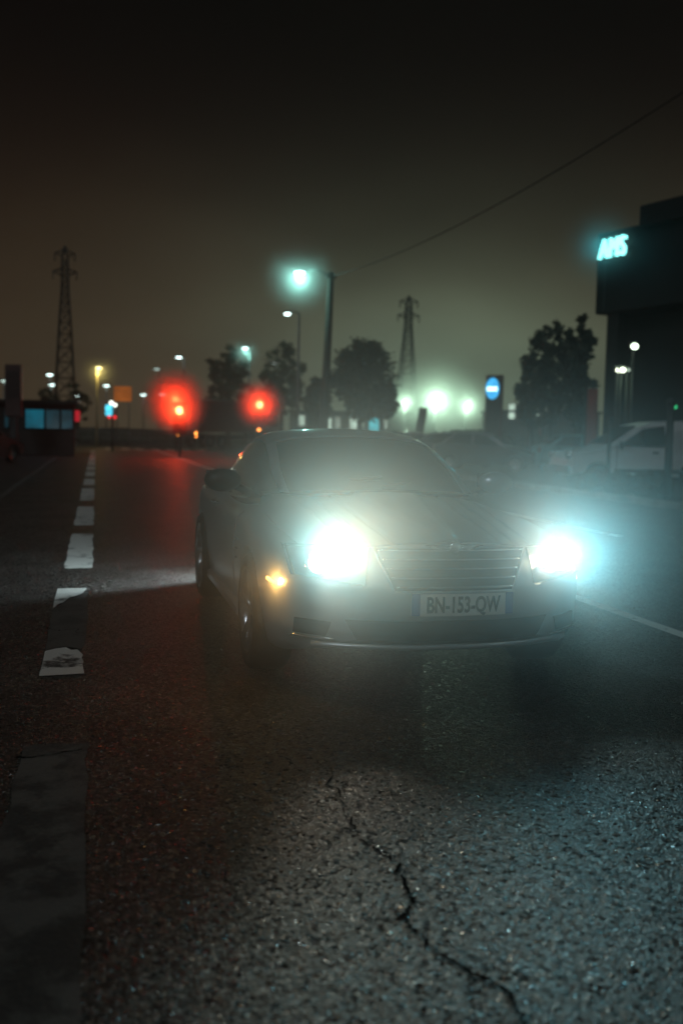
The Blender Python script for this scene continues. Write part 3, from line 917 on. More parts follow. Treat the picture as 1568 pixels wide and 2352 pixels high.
M_TL = emis('lorry_tail', (1, .30, .05), 14)
for (x, z, r_) in ((-1.0, 1.02, .10), (-.78, 1.02, .09), (1.0, 1.12, .10), (1.02, .88, .07)):
    M_ = Matrix.Translation((x, -.12, z)) @ Matrix.Rotation(PI / 2, 4, 'X')
    MB().lathe([(r_ * 1.2, 0), (r_, .02), (0, .03)], M_, 16).build('tail_lamp', M_TL, t)
0 and lamp('tail_light', (-.9, -.5, 1.0), (1, .06, .02), 12, .08, t)
0 and lamp('tail_light', (1.0, -.5, 1.0), (1, .06, .02), 8, .08, t)

# ------------------------------------------------------------------ pylons
def pylon(px, Z, top_py, base_w, label, seed):
    b = S(px, Z, 990); top = P(px, top_py, Z).z
    t = thing('power_pylon', label, 'pylon', b, -YAW + R(12), 'lattice pylons in the fog')
    H = top; mb = MB()
    prof = [(0, base_w / 2), (H * .55, base_w * .27), (H * .78, base_w * .15), (H * .93, base_w * .12), (H, .12)]
    def hw(z):
        for (z0, w0), (z1, w1) in zip(prof[:-1], prof[1:]):
            if z <= z1: return w0 + (w1 - w0) * (z - z0) / (z1 - z0)
        return prof[-1][1]
    zs = [0]; 
    while zs[-1] < H * .9: zs.append(zs[-1] + max(1.2, hw(zs[-1]) * 1.9))
    zs[-1] = H * .93; zs.append(H)
    cs = [(-1, -1), (1, -1), (1, 1), (-1, 1)]
    for (sx, sy) in cs:
        mb.tube([(sx * hw(z), sy * hw(z), z) for z in zs], .13, 5)
    for z0, z1 in zip(zs[:-1], zs[1:]):
        for i in range(4):
            a, c = cs[i], cs[(i + 1) % 4]
            mb.bar((a[0] * hw(z0), a[1] * hw(z0), z0), (c[0] * hw(z1), c[1] * hw(z1), z1), .06)
            mb.bar((c[0] * hw(z0), c[1] * hw(z0), z0), (a[0] * hw(z1), a[1] * hw(z1), z1), .06)
            mb.bar((a[0] * hw(z1), a[1] * hw(z1), z1), (c[0] * hw(z1), c[1] * hw(z1), z1), .06)
    mb.build('lattice_mast', M_DKSTEEL, t)
    for (zf, L) in ((.965, base_w * .42), (.87, base_w * .5)):
        z = H * zf
        arm = MB()
        for sx in (-1, 1):
            for sy in (-1, 1):
                arm.bar((sx * hw(z) * .9, sy * hw(z), z + H * .015), (sx * L, 0, z), .09)
                arm.bar((sx * hw(z), sy * hw(z), z - H * .02), (sx * L, 0, z), .09)
        a = arm.build('crossarm', M_DKSTEEL, t)
        for sx in (-1, 1):
            MB().tube([(sx * L, 0, z), (sx * L, 0, z - 1.2)], [.12, .09], 6).build('insulator', M_DKSTEEL, a)
pylon(150, 150, 572, 3.4, 'tallest lattice pylon, standing alone at the left of the view', 1)
pylon(931, 180, 683, 3.9, 'lattice pylon right of the round tree, above the floodlights', 2)

# ------------------------------------------------------------------ trees
def tree(px, Z, top_py, lo_py, w_px, label, seed, m, shape='round', dens=1.0, group='trees along the road', leaf=.22):
    r_ = random.Random(seed)
    b = S(px, Z, 990)
    top = P(px, top_py, Z).z; lo = max(.8, P(px, lo_py, Z).z)
    W = w_px / FPX * Z / 2
    t = thing('tree', label, 'tree', b, r_.uniform(0, 6), group)
    tr = MB()
    H = top
    tr.tube([(0, 0, 0), (.06, .03, H * .25), (.0, -.05, H * .5), (.03, 0, H * .8)], [.24, .19, .13, .04], 8)
    for k in range(12):
        z0 = lo + (H * .75 - lo) * r_.random(); a = r_.uniform(0, 2 * PI); L = W * r_.uniform(.5, .9)
        tr.tube([(0, 0, z0), (math.cos(a) * L * .5, math.sin(a) * L * .5, z0 + L * .3), (math.cos(a) * L, math.sin(a) * L, z0 + L * .45)], [.08, .05, .015], 5)
    tr.build('trunk', M_BARK, t)
    cr = MB()
    cz, hz = (top + lo) / 2, (top - lo) / 2
    clumps = []
    n = int((150 if shape != 'feather' else 110) * dens)
    while len(clumps) < n:
        u = Vector((r_.uniform(-1, 1), r_.uniform(-1, 1), r_.uniform(-1, 1)))
        if shape == 'round':
            if u.length > 1: continue
            if u.length < .45 and r_.random() < .6: continue
            k = 1 - .25 * max(0, -u.z)
            p = Vector((u.x * W * k, u.y * W * k, cz + u.z * hz))
            rad = W * r_.uniform(.16, .26)
        elif shape == 'pine':
            zt = (u.z + 1) / 2
            tier = abs(math.sin(zt * 8.5 + seed)) * .5 + .5
            rr_ = W * (1.02 - .75 * zt ** 1.4) * tier
            d = math.hypot(u.x, u.y)
            if d > 1: continue
            p = Vector((u.x * rr_, u.y * rr_, lo + zt * (top - lo)))
            rad = W * r_.uniform(.10, .20)
        else:
            if u.length > 1: continue
            lob = .55 + .45 * math.sin(math.atan2(u.y, u.x) * 3 + seed) * math.cos(u.z * 5 + seed)
            p = Vector((u.x * W * (.7 + .4 * lob), u.y * W * (.7 + .4 * lob), cz + u.z * hz * (.8 + .3 * lob)))
            rad = W * r_.uniform(.10, .20)
        clumps.append((p, rad))
    vs = []; fs = []
    for (p, rad) in clumps:
        for k in range(34):
            d = Vector((r_.gauss(0, 1), r_.gauss(0, 1), r_.gauss(0, .8)))
            c = p + d * rad * .55
            a = Vector((r_.gauss(0, 1), r_.gauss(0, 1), r_.gauss(0, .6))).normalized()
            bq = a.cross(Vector((r_.gauss(0, 1), r_.gauss(0, 1), r_.gauss(0, 1)))).normalized()
            s_ = leaf * r_.uniform(.5, 1.2)
            o_ = len(vs)
            vs += [c - a * s_, c + bq * s_ * .45, c + a * s_, c - bq * s_ * .45]
            fs.append((o_, o_ + 1, o_ + 2, o_ + 3))
    cr.add(vs, fs)
    cr.build('crown', m, t, fix=False)
    return t
tree(828, 62, 787, 965, 142, 'dense rounded dark tree right behind the leaning utility pole', 11, M_LEAF, 'round', 1.25)
tree(876, 64, 885, 960, 70, 'low bushy tree tucked against the right side of the dense round tree', 15, M_LEAF, 'round', .6)
tree(729, 60, 868, 985, 62, 'small rounded tree left of the leaning utility pole', 12, M_LEAF, 'round', .6)
tree(524, 88, 792, 960, 100, 'feathery tree left of the teal lamp, tinted by red glare', 13, M_LEAF, 'feather', 1.0)
tree(645, 84, 783, 965, 105, 'feathery loose tree around the dim lamp, right of the red glare', 14, M_LEAF, 'feather', 1.0)
tree(1262, 46, 730, 985, 150, 'dark layered pine tree behind the reddish lamp pole', 16, M_LEAF2, 'feather', 1.25, leaf=.17)
tree(1326, 42, 722, 990, 80, 'narrow dark pine tree touching the corner of the tall building', 18, M_LEAF2, 'feather', 1.2, leaf=.17)
tree(1215, 54, 835, 990, 66, 'small bushy tree left of the layered pine', 19, M_LEAF2, 'feather', .9, leaf=.2)
tree(178, 96, 880, 975, 60, 'bare looking small tree at the foot of the tall pylon', 20, M_LEAF, 'feather', .35)
tree(108, 100, 892, 975, 60, 'thin small tree between the dark totem and the tall pylon', 21, M_LEAF, 'feather', .35)

# ------------------------------------------------------------------ the dark dealership building
Zc = 36.0
corner = S(1354, Zc, 990)
a = R(-29) + YAW            # azimuth of the facade away from the camera, measured from +Y
fd = Vector((-math.sin(a - 0) * 0 + math.sin(YAW + R(-29)), math.cos(YAW + R(-29)), 0))   # far direction
near = -fd
nrm = Vector((near.y, -near.x, 0))
if nrm.dot(Vector((0, 0, 0)) - corner) < 0: nrm = -nrm       # faces the road
bl = thing('dealership_building', 'tall dark building with overhanging top storey and columns at the right edge', 'building', corner)
MX = Matrix((near.to_4d(), (-nrm).to_4d(), Vector((0, 0, 1, 0)), Vector((0, 0, 0, 1)))).transposed()
MX[0][3] = MX[1][3] = MX[2][3] = 0; MX[3][3] = 1
def bbox(x0, x1, y0, y1, z0, z1):
    m_ = MB().box(((x0 + x1) / 2, (y0 + y1) / 2, (z0 + z1) / 2), (x1 - x0, y1 - y0, z1 - z0), 0, .03)
    m_.v = [tuple(MX @ Vector(v)) for v in m_.v]
    return m_
zt = (P(1366, 545, Zc)).z
zl = (P(1354, 725, Zc)).z
bbox(0, 32, 0, 14, zl, zt).build('upper_storey', M_DKWALL, bl)
bbox(2.2, 32, -.25, 0, zt - .15, zt + .55).build('parapet', M_DKWALL, bl)
bbox(.6, 32, .75, 13.6, 0, zl - .02).build('ground_floor_wall', M_DKWALL, bl)
M_DIMW = glow_pane('dim_window', (.55, .6, .40), .028, .35, .3)
for k in range(7):
    x = .5 + 3.4 * k
    bbox(x, x + .55, .1, .65, 0, zl - .02).build('column', M_DKWALL, bl)
    if k: 
        f = bbox(x + .9, x + 3.6, 0.66, .745, .5, zl - 1.0).build('window', M_DKSTEEL, bl)
        bbox(x + 1.0, x + 3.5, 0.62, .67, .6, zl - 1.1).build('pane', M_DIMW, f)
        for zz_ in (1.7, 2.2):
            bbox(x + 1.0, x + 3.5, 0.59, .63, zz_, zz_ + .08).build('glazing_bar', M_DKSTEEL, f)
for j in range(5):
    bbox(.4 + 6 * j, .46 + 6 * j, -.02, 0, zl + .1, zt - .1).build('cladding_joint', M_DKSTEEL, bl)
# AMS letters
M_AMS = emis('sign_letters', (.28, 1.0, .97), 2.6)
me = text_mesh('AMS', 1.0, .08, -.004, .12, 1.1)
sg = thing('illuminated_sign', 'glowing cyan AMS letters mounted high on the dark building corner', 'sign', corner + near * 0 + nrm * .12)
pL, pR = None, None
lo_z = P(1370, 606, Zc).z
xs = [v.co.x for v in me.vertices]; x0 = min(xs); Wt = max(xs) - x0
hgt = P(1370, 563, Zc).z - lo_z
# width along the facade from pixel 1369 to 1428
def along(px):
    # intersect pixel ray (at horizon height) with facade
    d = Fv + (px - 784) / FPX * Rv + (1176 - 990) / FPX * Uv; d.z = 0
    # corner + near*s = CAM + d*t
    A = np.array([[near.x, -d.x], [near.y, -d.y]]); bb_ = np.array([CAM.x - corner.x, CAM.y - corner.y])
    return float(np.linalg.solve(A, bb_)[0])
s0, s1 = along(1369), along(1428)
for i, ch in enumerate('AMS'):
    pass
for v in me.vertices:
    u = s0 + (v.co.x - x0) / Wt * (s1 - s0)
    v.co = near * u + nrm * (v.co.z + .1) + Vector((0, 0, lo_z + v.co.y * hgt))
me.materials.append(M_AMS)
# one mesh per letter
bm = bmesh.new(); bm.from_mesh(me)
bm.verts.ensure_lookup_table()
seen = set(); comps = []
for v in bm.verts:
    if v.index in seen: continue
    st = [v]; comp = []
    seen.add(v.index)
    while st:
        q = st.pop(); comp.append(q)
        for e in q.link_edges:
            w = e.other_vert(q)
            if w.index not in seen: seen.add(w.index); st.append(w)
    comps.append(comp)
for comp in comps:
    idx = {v.index: i for i, v in enumerate(comp)}
    fs = [tuple(idx[v.index] for v in f.verts) for f in bm.faces if f.verts[0].index in idx]
    MB().add([v.co.copy() for v in comp], fs).build('letter', M_AMS, sg)
bm.free()
for k, px in enumerate((1398,)):
    s_ = along(px)
    lamp('letter_light', near * s_ + nrm * .75 + Vector((0, 0, lo_z + hgt * .45)), (.03, .70, .85), 2.2, .25, sg)
    HALO_MIST.append((corner + near * s_ + nrm * .7 + Vector((0, 0, lo_z + hgt * .45)), 1.9, .15))
# backing bar of the sign
bar = MB().box(((s0 + s1) / 2, 0, 0), ((s1 - s0) + .2, .06, .08))
bar.v = [tuple(near * v[0] + nrm * (v[1] - .0) + Vector((0, 0, lo_z + hgt * .35 + v[2]))) for v in bar.v]
bar.build('mounting_rail', M_DKSTEEL, sg)

# small lamps by the building
def wall_lamp(px, py, Z, label, r_, m, I=0, col=FLOOD, name='wall_lamp', cat='lamp', pole=True):
    p = P(px, py, Z); b = S(px, Z, py)
    t = thing(name, label, cat, b, -YAW, 'small lamps by the dark building')
    z = (p - b).z
    MB().tube([(0, .1, 0), (0, .1, z + .1)], [.05, .04], 8).build('post', M_DKSTEEL, t)
    MB().box((0, .06, z + .05), (r_ * 2.6, .14, r_ * 2.2), 0, .02).build('housing', M_DKSTEEL, t)
    MB().sphere((0, -.06, z), r_, 12, (1.1, .6, .9)).build('bulb', m, t)
    if I: lamp('lamp_light', (0, -.3, z), col, I, .06, t)
wall_lamp(1455, 796, 31, 'green white lamp in front of the building columns, the highest there', .10, emis('lamp_green', (.8, 1, .75), 6))
wall_lamp(1419, 850, 31, 'left one of two touching lamps between the building columns', .085, emis('lamp_pale', (.9, 1, .75), 4), 1.0)
wall_lamp(1428, 850, 30.5, 'right one of two touching lamps between the building columns', .085, emis('lamp_pale', (.9, 1, .75), 4), 1.0)
wall_lamp(1441, 850, 31, 'faint small lamp right of the two touching lamps', .06, emis('lamp_faint', (.8, 1, .8), .5))
wall_lamp(1547, 935, 26, 'tiny green light near the right edge above the white van', .06, emis('lamp_exit', (.05, 1, .35), .6))

# ------------------------------------------------------------------ totems, boards, low buildings
t = thing('totem_sign', 'dark red totem sign with a glowing blue oval emblem', 'sign', S(1132, 50, 990), -YAW - R(24))
h = P(1132, 862, 50).z
MB().box((0, 0, h / 2), (.86, .26, h), 0, .04).build('column', mat('totem_red', (.10, .025, .022), .4), t)
MB().box((-.02, -.14, h / 2 + .1), (.72, .03, h - .4), 0, .01).build('front_panel', mat('totem_dark', (.03, .024, .024), .35), t)
ez = P(1126, 893, 50).z
M_ = Matrix.Translation((-.06, -.17, ez)) @ Matrix.Rotation(PI / 2, 4, 'X') @ Matrix.Diagonal((1, 1.55, 1, 1))
e = MB().lathe([(.34, -.02), (.34, .02), (.30, .045), (0, .06)], M_, 32).build('oval_emblem', glow_pane('oval_blue', (.05, .50, 1.0), 1.5, 2.5, .6), t)
MB().box((-.06, -.245, ez - .02), (.52, .03, .20), 0, .01).build('emblem_band', emis('band_white', (.6, .95, 1), 3.0), e)
0 and lamp('emblem_light', (-.06, -.7, ez), (.1, .55, 1), .5, .15, t)

t = thing('totem_sign', 'slim tilted grey sign panel between two car park floodlights', 'sign', S(957, 88, 990), -YAW - R(30))
M_ = Matrix.Rotation(R(9), 4, 'Y')
m_ = MB().box((0, 0, 1.9), (.8, .2, 3.8), 0, .04); m_.v = [tuple(M_ @ Vector(v)) for v in m_.v]
m_.build('panel', mat('slim_panel', (.12, .11, .09), .5), t)
MB().box((0, 0, .1), (1.2, .6, .2), 0, .03).build('plinth', M_CONC, t)

t = thing('totem_sign', 'tall dark totem at the left edge beside the blue windows', 'sign', S(33, 44, 990), -YAW)
h = P(33, 838, 44).z
MB().box((0, 0, h - 1.15), (.72, .28, 2.3), 0, .03).build('sign_box', mat('totem_brown', (.05, .02, .018), .5), t)
MB().box((0, 0, (h - 2.3) / 2), (.3, .2, h - 2.3), 0, .02).build('post', M_DKSTEEL, t)
MB().box((0, -.15, h - .9), (.6, .02, 1.2), 0, .005).build('face', mat('totem_face', (.03, .02, .022), .3), t)

t = thing('totem_sign', 'dark red vertical banner beside the building corner behind the van', 'sign', S(1357, 33, 990), -YAW)
h = P(1357, 893, 33).z
MB().box((0, 0, h / 2 + .2), (.34, .07, h - .4), 0, .02).build('banner', mat('banner_red', (.20, .012, .012), .5), t)
MB().tube([(-.2, .05, 0), (-.2, .05, h + .1)], .035, 8).build('mast', M_DKSTEEL, t)

# orange direction board
t = thing('direction_board', 'orange lit direction board on two posts left of the red glare', 'sign', S(282, 84, 990), -YAW)
z0, z1 = P(282, 922, 84).z, P(282, 888, 84).z
MB().box((0, 0, (z0 + z1) / 2), (1.48, .08, z1 - z0), 0, .02).build('panel', glow_pane('orange_board', (.75, .20, .03), .42, .9, .55), t)
for sx in (-.5, .5): MB().tube([(sx, .08, 0), (sx, .08, z1)], .05, 8).build('post', M_STEEL, t)
for zz_ in (.33, .66): MB().box((0, -.05, z0 + (z1 - z0) * zz_), (1.48, .02, .03)).build('seam', M_DKSTEEL, t)

# low shop with blue lit windows at the left
bz = 46
c0, c1 = S(-60, bz, 990), S(172, bz, 990)
t = thing('low_shop', 'low dark shop with blue lit windows at the left edge', 'building', c1, -YAW + R(17))
top = P(100, 938, bz).z; zb_ = P(100, 985, bz).z
MB().box((-4.0, 2, top / 2 + .1), (8.0, 3.9, top + .2), 0, .03).build('wall', mat('shop_wall', (.018, .015, .014), .8), t)
MB().box((-4.0, 1.9, top + .28), (8.3, 4.3, .16), 0, .03).build('roof', M_DKSTEEL, t)
def shx(px): return (px - 172) / FPX * bz
M_CY = glow_pane('cyan_window', (.0, .40, .60), .24, 1.2, .5); M_CY2 = glow_pane('cyan_window_dim', (.02, .25, .36), .12, 1.5, .3)
for (a_, b_, m) in ((65, 104, M_CY), (109, 138, M_CY2), (156, 192, M_CY2), (20, 28, M_CY2)):
    b2 = min(b_, 168)
    a2 = a_
    if a2 >= 150: a2, b2 = 143, 167
    f = MB().box(((shx(a2) + shx(b2)) / 2, .02, (zb_ + top) / 2 - .02), (shx(b2) - shx(a2) + .06, .06, top - zb_ - .05)).build('window', M_DKSTEEL, t)
    MB().box(((shx(a2) + shx(b2)) / 2, -.02, (zb_ + top) / 2 - .02), (shx(b2) - shx(a2), .04, top - zb_ - .11)).build('pane', m, f)
MB().box((.12, -.03, (zb_ + top) / 2 + .15), (.22, .05, .5), 0, .01).build('red_panel', emis('shop_red', (.8, .02, .04), .5), t)

# far showroom with lit windows, behind the trees
sz = 118
t = thing('showroom', 'long low showroom with pale lit windows far behind the round tree', 'building', S(800, sz, 990), -YAW)
MB().box((1.5, 3, 1.9), (17, 6, 3.8), 0, .05).build('wall', mat('showroom_wall', (.10, .09, .08), .8), t)
MB().box((1.5, 3, 3.9), (17.6, 6.6, .2), 0, .04).build('roof', M_DKSTEEL, t)
M_W1 = glow_pane('pale_window', (.75, 1, .82), .9, .8, .3); M_W2 = glow_pane('pale_window_dim', (.7, .85, .7), .4, .8, .3)
def sxx(px): return (px - 800) / FPX * sz
for (px, w, z0_, z1_, m) in ((691, 16, 2.2, 3.4, M_W1), (729, 12, 2.0, 3.5, M_W2), (753, 15, 1.8, 3.5, M_W1), (774, 14, 2.0, 3.3, M_W2), (811, 16, 1.9, 3.5, M_W1), (829, 12, 2, 3.5, M_W1), (858, 22, 1.7, 3.6, glow_pane('teal_window', (.1, .75, .85), .9, .8, .5)), (882, 14, 2, 3.4, M_W2)):
    f = MB().box((sxx(px), -.02, (z0_ + z1_) / 2), (w / FPX * sz + .1, .06, z1_ - z0_ + .1)).build('window', M_DKSTEEL, t)
    MB().box((sxx(px), -.06, (z0_ + z1_) / 2), (w / FPX * sz, .04, z1_ - z0_)).build('pane', m, f)

# lit bays seen through the right trees
sz2 = 84
t = thing('garage_building', 'low garage with pale lit bays glimpsed through the right pines', 'building', S(1230, sz2, 990), -YAW)
MB().box((.8, 3, 1.7), (9, 6, 3.4), 0, .05).build('wall', mat('garage_wall', (.09, .085, .08), .8), t)
MB().box((.8, 3, 3.5), (9.4, 6.4, .2), 0, .04).build('roof', M_DKSTEEL, t)
for (px, py, w, h_, m) in ((1173, 945, 14, 34, M_W1), (1215, 948, 12, 16, M_W2), (1232, 955, 16, 22, M_W1), (1258, 945, 14, 24, M_W1), (1309, 950, 8, 18, M_W2)):
    z = P(px, py, sz2).z; hh = h_ / FPX * sz2
    f = MB().box(((px - 1230) / FPX * sz2, -.02, z), (w / FPX * sz2 + .1, .06, hh + .1)).build('window', M_DKSTEEL, t)
    MB().box(((px - 1230) / FPX * sz2, -.06, z), (w / FPX * sz2, .04, hh)).build('pane', m, f)

# ------------------------------------------------------------------ parked vehicles
def side_car(prof, glass, width, wheels, wr, name, paint, label, cat, loc, rz, group=None, lights=None, extra=None):
    """prof: side outline (y,z) with nose at small y; glass: list of side window outlines"""
    t = thing(name, label, cat, loc, rz, group)
    n = len(prof)
    zmax = max(z for _, z in prof)
    # loft across the width, pulled in at the sides and with tumblehome above the belt
    rows = []
    for k in range(9):
        s_ = -1 + k / 4
        e = abs(s_) ** 5
        row = []
        for (y, z) in prof:
            tum = 1 - .16 * max(0, (z - zmax * .58)) / (zmax * .42)
            cy = sum(p[0] for p in prof) / n
            row.append(Vector((s_ * width / 2 * tum, y + (cy - y) * .05 * e, z - (.035 if z > zmax * .5 else -.02) * e)))
        rows.append(row)
    vs = [p for r_ in rows for p in r_]
    fs = []
    for i in range(8):
        for j in range(n):
            a_, b_ = i * n + j, i * n + (j + 1) % n
            fs.append((a_, b_, b_ + n, a_ + n))
    fs += [tuple(range(n)), tuple(range(8 * n, 9 * n))]
    b_o = MB().add(vs, fs).build('body', paint, t)
    cut = []
    for wy in wheels:
        for sx in (-1, 1):
            M_ = Matrix.Translation((sx * width / 2, wy, wr)) @ Matrix.Rotation(PI / 2, 4, 'Y')
            cut.append(MB().lathe([(wr + .06, -.25), (wr + .06, .25)], M_, 28).build('cutter', M_BLACK, t))
    boolean(b_o, cut)
    for wy in wheels:
        for sx in (-1, 1):
            M_ = Matrix.Translation((sx * (width / 2 - .12), wy, wr)) @ Matrix.Rotation(sx * PI / 2, 4, 'Y')
            w = MB().lathe([(wr * .6, -.1), (wr - .03, -.1), (wr, -.06), (wr, .06), (wr - .03, .1), (wr * .6, .1)], M_, 28, True).build('wheel', M_RUB, t)
            MB().lathe([(0, -.05), (wr * .6, -.08), (wr * .6, .085), (wr * .5, .07), (wr * .2, .06), (0, .07)], M_, 24).build('rim', M_RIM, w)
    for poly in glass:
        for sx in (-1, 1):
            vsA = []
            for off in (.012, -.03):
                for (y, z) in poly:
                    tum = 1 - .16 * max(0, (z - zmax * .58)) / (zmax * .42)
                    vsA.append(Vector((sx * (width / 2 * tum + off), y, z)))
            m_ = len(poly)
            MB().add(vsA, [tuple(range(m_)), tuple(range(m_, 2 * m_))] + [(i, (i + 1) % m_, m_ + (i + 1) % m_, m_ + i) for i in range(m_)]).build('side_window', M_GLASS, t)
    return t
HATCH = [(0, .35), (.02, .62), (.12, .74), (.55, .86), (1.05, .95), (1.75, 1.38), (2.3, 1.46), (3.1, 1.42), (3.65, 1.05), (3.92, .95), (3.98, .6), (3.95, .32), (3.3, .2), (.5, .2)]
HGL = [[(1.35, .98), (1.85, 1.32), (2.3, 1.38), (2.35, .98)], [(2.42, .98), (2.42, 1.38), (3.0, 1.35), (3.4, 1.02)]]
def end_glass(t, width, a_, b_, name):
    (y0, z0), (y1, z1) = a_, b_
    n = Vector((0, -(z1 - z0), (y1 - y0))).normalized()
    if n.y > 0 and y0 < 2: n = -n
    if n.z < 0: n = -n
    vs = []
    for off in (.012, -.02):
        for (y, z, w) in ((y0, z0, .80), (y0, z0, -.80), (y1, z1, -.66), (y1, z1, .66)):
            vs.append(Vector((w * width / 2, y, z)) + n * off)
    MB().add(vs, [(0, 1, 2, 3), (4, 5, 6, 7), (0, 1, 5, 4), (1, 2, 6, 5), (2, 3, 7, 6), (3, 0, 4, 7)]).build(name, M_GLASS, t)
def hatch(px, Z, rz, paint, label, tail=None, head=None):
    t = side_car(HATCH, HGL, 1.72, (.75, 3.25), .31, 'parked_car', paint, label, 'car', S(px, Z, 990), rz, 'parked cars in the background')
    end_glass(t, 1.72, (1.12, .99), (1.70, 1.35), 'windscreen')
    end_glass(t, 1.72, (3.60, 1.09), (3.14, 1.385), 'rear_window')
    for sx in (-1, 1):
        MB().sphere((sx * .62, .05, .68), .1, 10, (1.3, .5, .8)).build('headlight', head or M_CHR, t)
        MB().box((sx * .66, 3.93, .85), (.22, .08, .2), 0, .03).build('tail_lamp', tail or mat('dull_red', (.12, .01, .01), .3), t)
    return t
M_DKC = mat('dark_car_paint', (.03, .032, .036), .35, .3, 3, .1, 0, 1, .5)
M_GRC = mat('grey_car_paint', (.045, .045, .05), .35, .4, 3, .1, 0, 1, .5)
M_YEL = mat('yellow_car_paint', (.40, .34, .05), .4, 0, 3, .1, 0, 1, .4)
hatch(786, 60, R(14), M_YEL, 'yellowish car parked below the round tree, just above the coupe roof', head=emis('parked_head', (.9, 1, .85), 2))
hatch(980, 50, R(70), M_DKC, 'dark parked car nearest the coupe roof, under the brightest floodlight')
hatch(1065, 46, R(62), M_GRC, 'grey parked car left of the blue emblem totem')
hatch(1160, 42, R(66), M_DKC, 'dark parked car right of the blue emblem totem')
hatch(1236, 38, R(58), M_GRC, 'grey parked car under the dark pines, left of the white van')
hatch(900, 62, R(75), M_GRC, 'grey parked car below the right pylon')
hatch(14, 37, R(150), M_DKC, 'dark car at the left edge with a small glowing tail lamp', tail=emis('left_tail', (1, .35, .15), .8))
hatch(1462, 38, R(80), mat('cyan_lit_car', (.14, .3, .34), .3, .2), 'pale car behind the white van with cyan lit roof')  # cyan light on the car is painted in as body colour

# white van
VAN = [(0, .38), (.02, .75), (.14, .90), (.75, 1.02), (1.12, 1.11), (2.05, 1.70), (2.5, 1.80), (3.2, 1.84), (4.25, 1.80), (4.36, 1.2), (4.36, .45), (4.2, .28), (.4, .26)]
VGL = [[(1.42, 1.13), (2.12, 1.60), (2.72, 1.68), (2.78, 1.13)]]
vp = S(1280, 27.5, 990)
va = side_car(VAN, VGL, 1.78, (.86, 3.55), .33, 'white_van', M_WHITE, 'white delivery van parked side on below the dark building at the right edge', 'van', vp, -YAW - R(90) + R(8))
end_glass(va, 1.78, (1.20, 1.17), (1.98, 1.665), 'windscreen')
for sx in (-1, 1):
    MB().sphere((sx * .68, .10, .84), .13, 10, (1, .8, .9)).build('headlight', M_CHR, va)
    MB().box((sx * .905, 2.45, .95), (.03, .16, .05), 0, .01).build('door_handle', M_BLACK, va)
    for yy in (1.36, 2.85): MB().box((sx * .888, yy, .80), (.012, .014, .74)).build('door_seam', M_BLACK, va)
    MB().box((sx * .90, 2.3, .45), (.04, 2.0, .10), 0, .01).build('side_trim', M_BLACK, va)
    MB().sphere((sx * 1.0, 1.42, 1.14), .11, 10, (.6, .5, 1)).build('mirror', M_BLACK, va)
    MB().box((sx * .70, 4.36, 1.0), (.16, .06, .4), 0, .02).build('tail_lamp', mat('dull_red', (.12, .01, .01), .3), va)
MB().box((0, .02, .45), (1.7, .12, .22), 0, .04).build('bumper', M_BLACK, va)

# posts and shrubs in front of the van
for (px, Z, py, lab) in ((1399, 23, 962, 'dark slim post in front of the white van door'), (1537, 21, 925, 'thicker dark post in front of the white van rear, near the right edge')):
    b = S(px, Z, 990)
    t = thing('fence_post', lab, 'post', b, 0, 'posts in front of the white van')
    hh = P(px, py, Z).z
    r_ = .04 if px < 1450 else .075
    MB().tube([(0, 0, 0), (0, 0, hh)], [r_ * 1.2, r_], 10).build('shaft', M_DKSTEEL, t)
    MB().sphere((0, 0, hh), r_ * 1.4, 10).build('cap', M_DKSTEEL, t)
def shrub(px, Z, w, h, label, seed):
    r_ = random.Random(seed)
    t = thing('shrub', label, 'shrub', S(px, Z, 990), 0, 'shrubs along the kerb on the right')
    st = MB()
    for k in range(7):
        a_ = r_.uniform(0, 6.28)
        st.tube([(0, 0, 0), (math.cos(a_) * w * .2, math.sin(a_) * w * .2, h * .5), (math.cos(a_) * w * .4, math.sin(a_) * w * .4, h * .85)], [.02, .014, .006], 5)
    st.build('stems', M_BARK, t)
    vs = []; fs = []
    for k in range(1500):
        while True:
            u = Vector((r_.uniform(-1, 1), r_.uniform(-1, 1), r_.uniform(-1, 1)))
            if .5 < u.length < 1: break
        c = Vector((u.x * w / 2, u.y * w / 2, h * .52 + u.z * h * .48))
        a_ = Vector((r_.gauss(0, 1), r_.gauss(0, 1), r_.gauss(0, 1))).normalized()
        b_ = a_.cross(Vector((r_.gauss(0, 1), r_.gauss(0, 1), r_.gauss(0, 1)))).normalized()
        s_ = r_.uniform(.04, .09)
        o_ = len(vs)
        vs += [c - a_ * s_, c + b_ * s_ * .5, c + a_ * s_, c - b_ * s_ * .5]; fs.append((o_, o_ + 1, o_ + 2, o_ + 3))
    MB().add(vs, fs).build('foliage', M_LEAF2, t, fix=False)
shrub(1428, 22.5, .75, .55, 'clipped round shrub below the middle of the white van', 31)
shrub(1500, 21.5, .95, .62, 'larger round shrub below the rear of the white van', 32)
shrub(1340, 24.5, .7, .45, 'low shrub below the nose of the white van', 33)

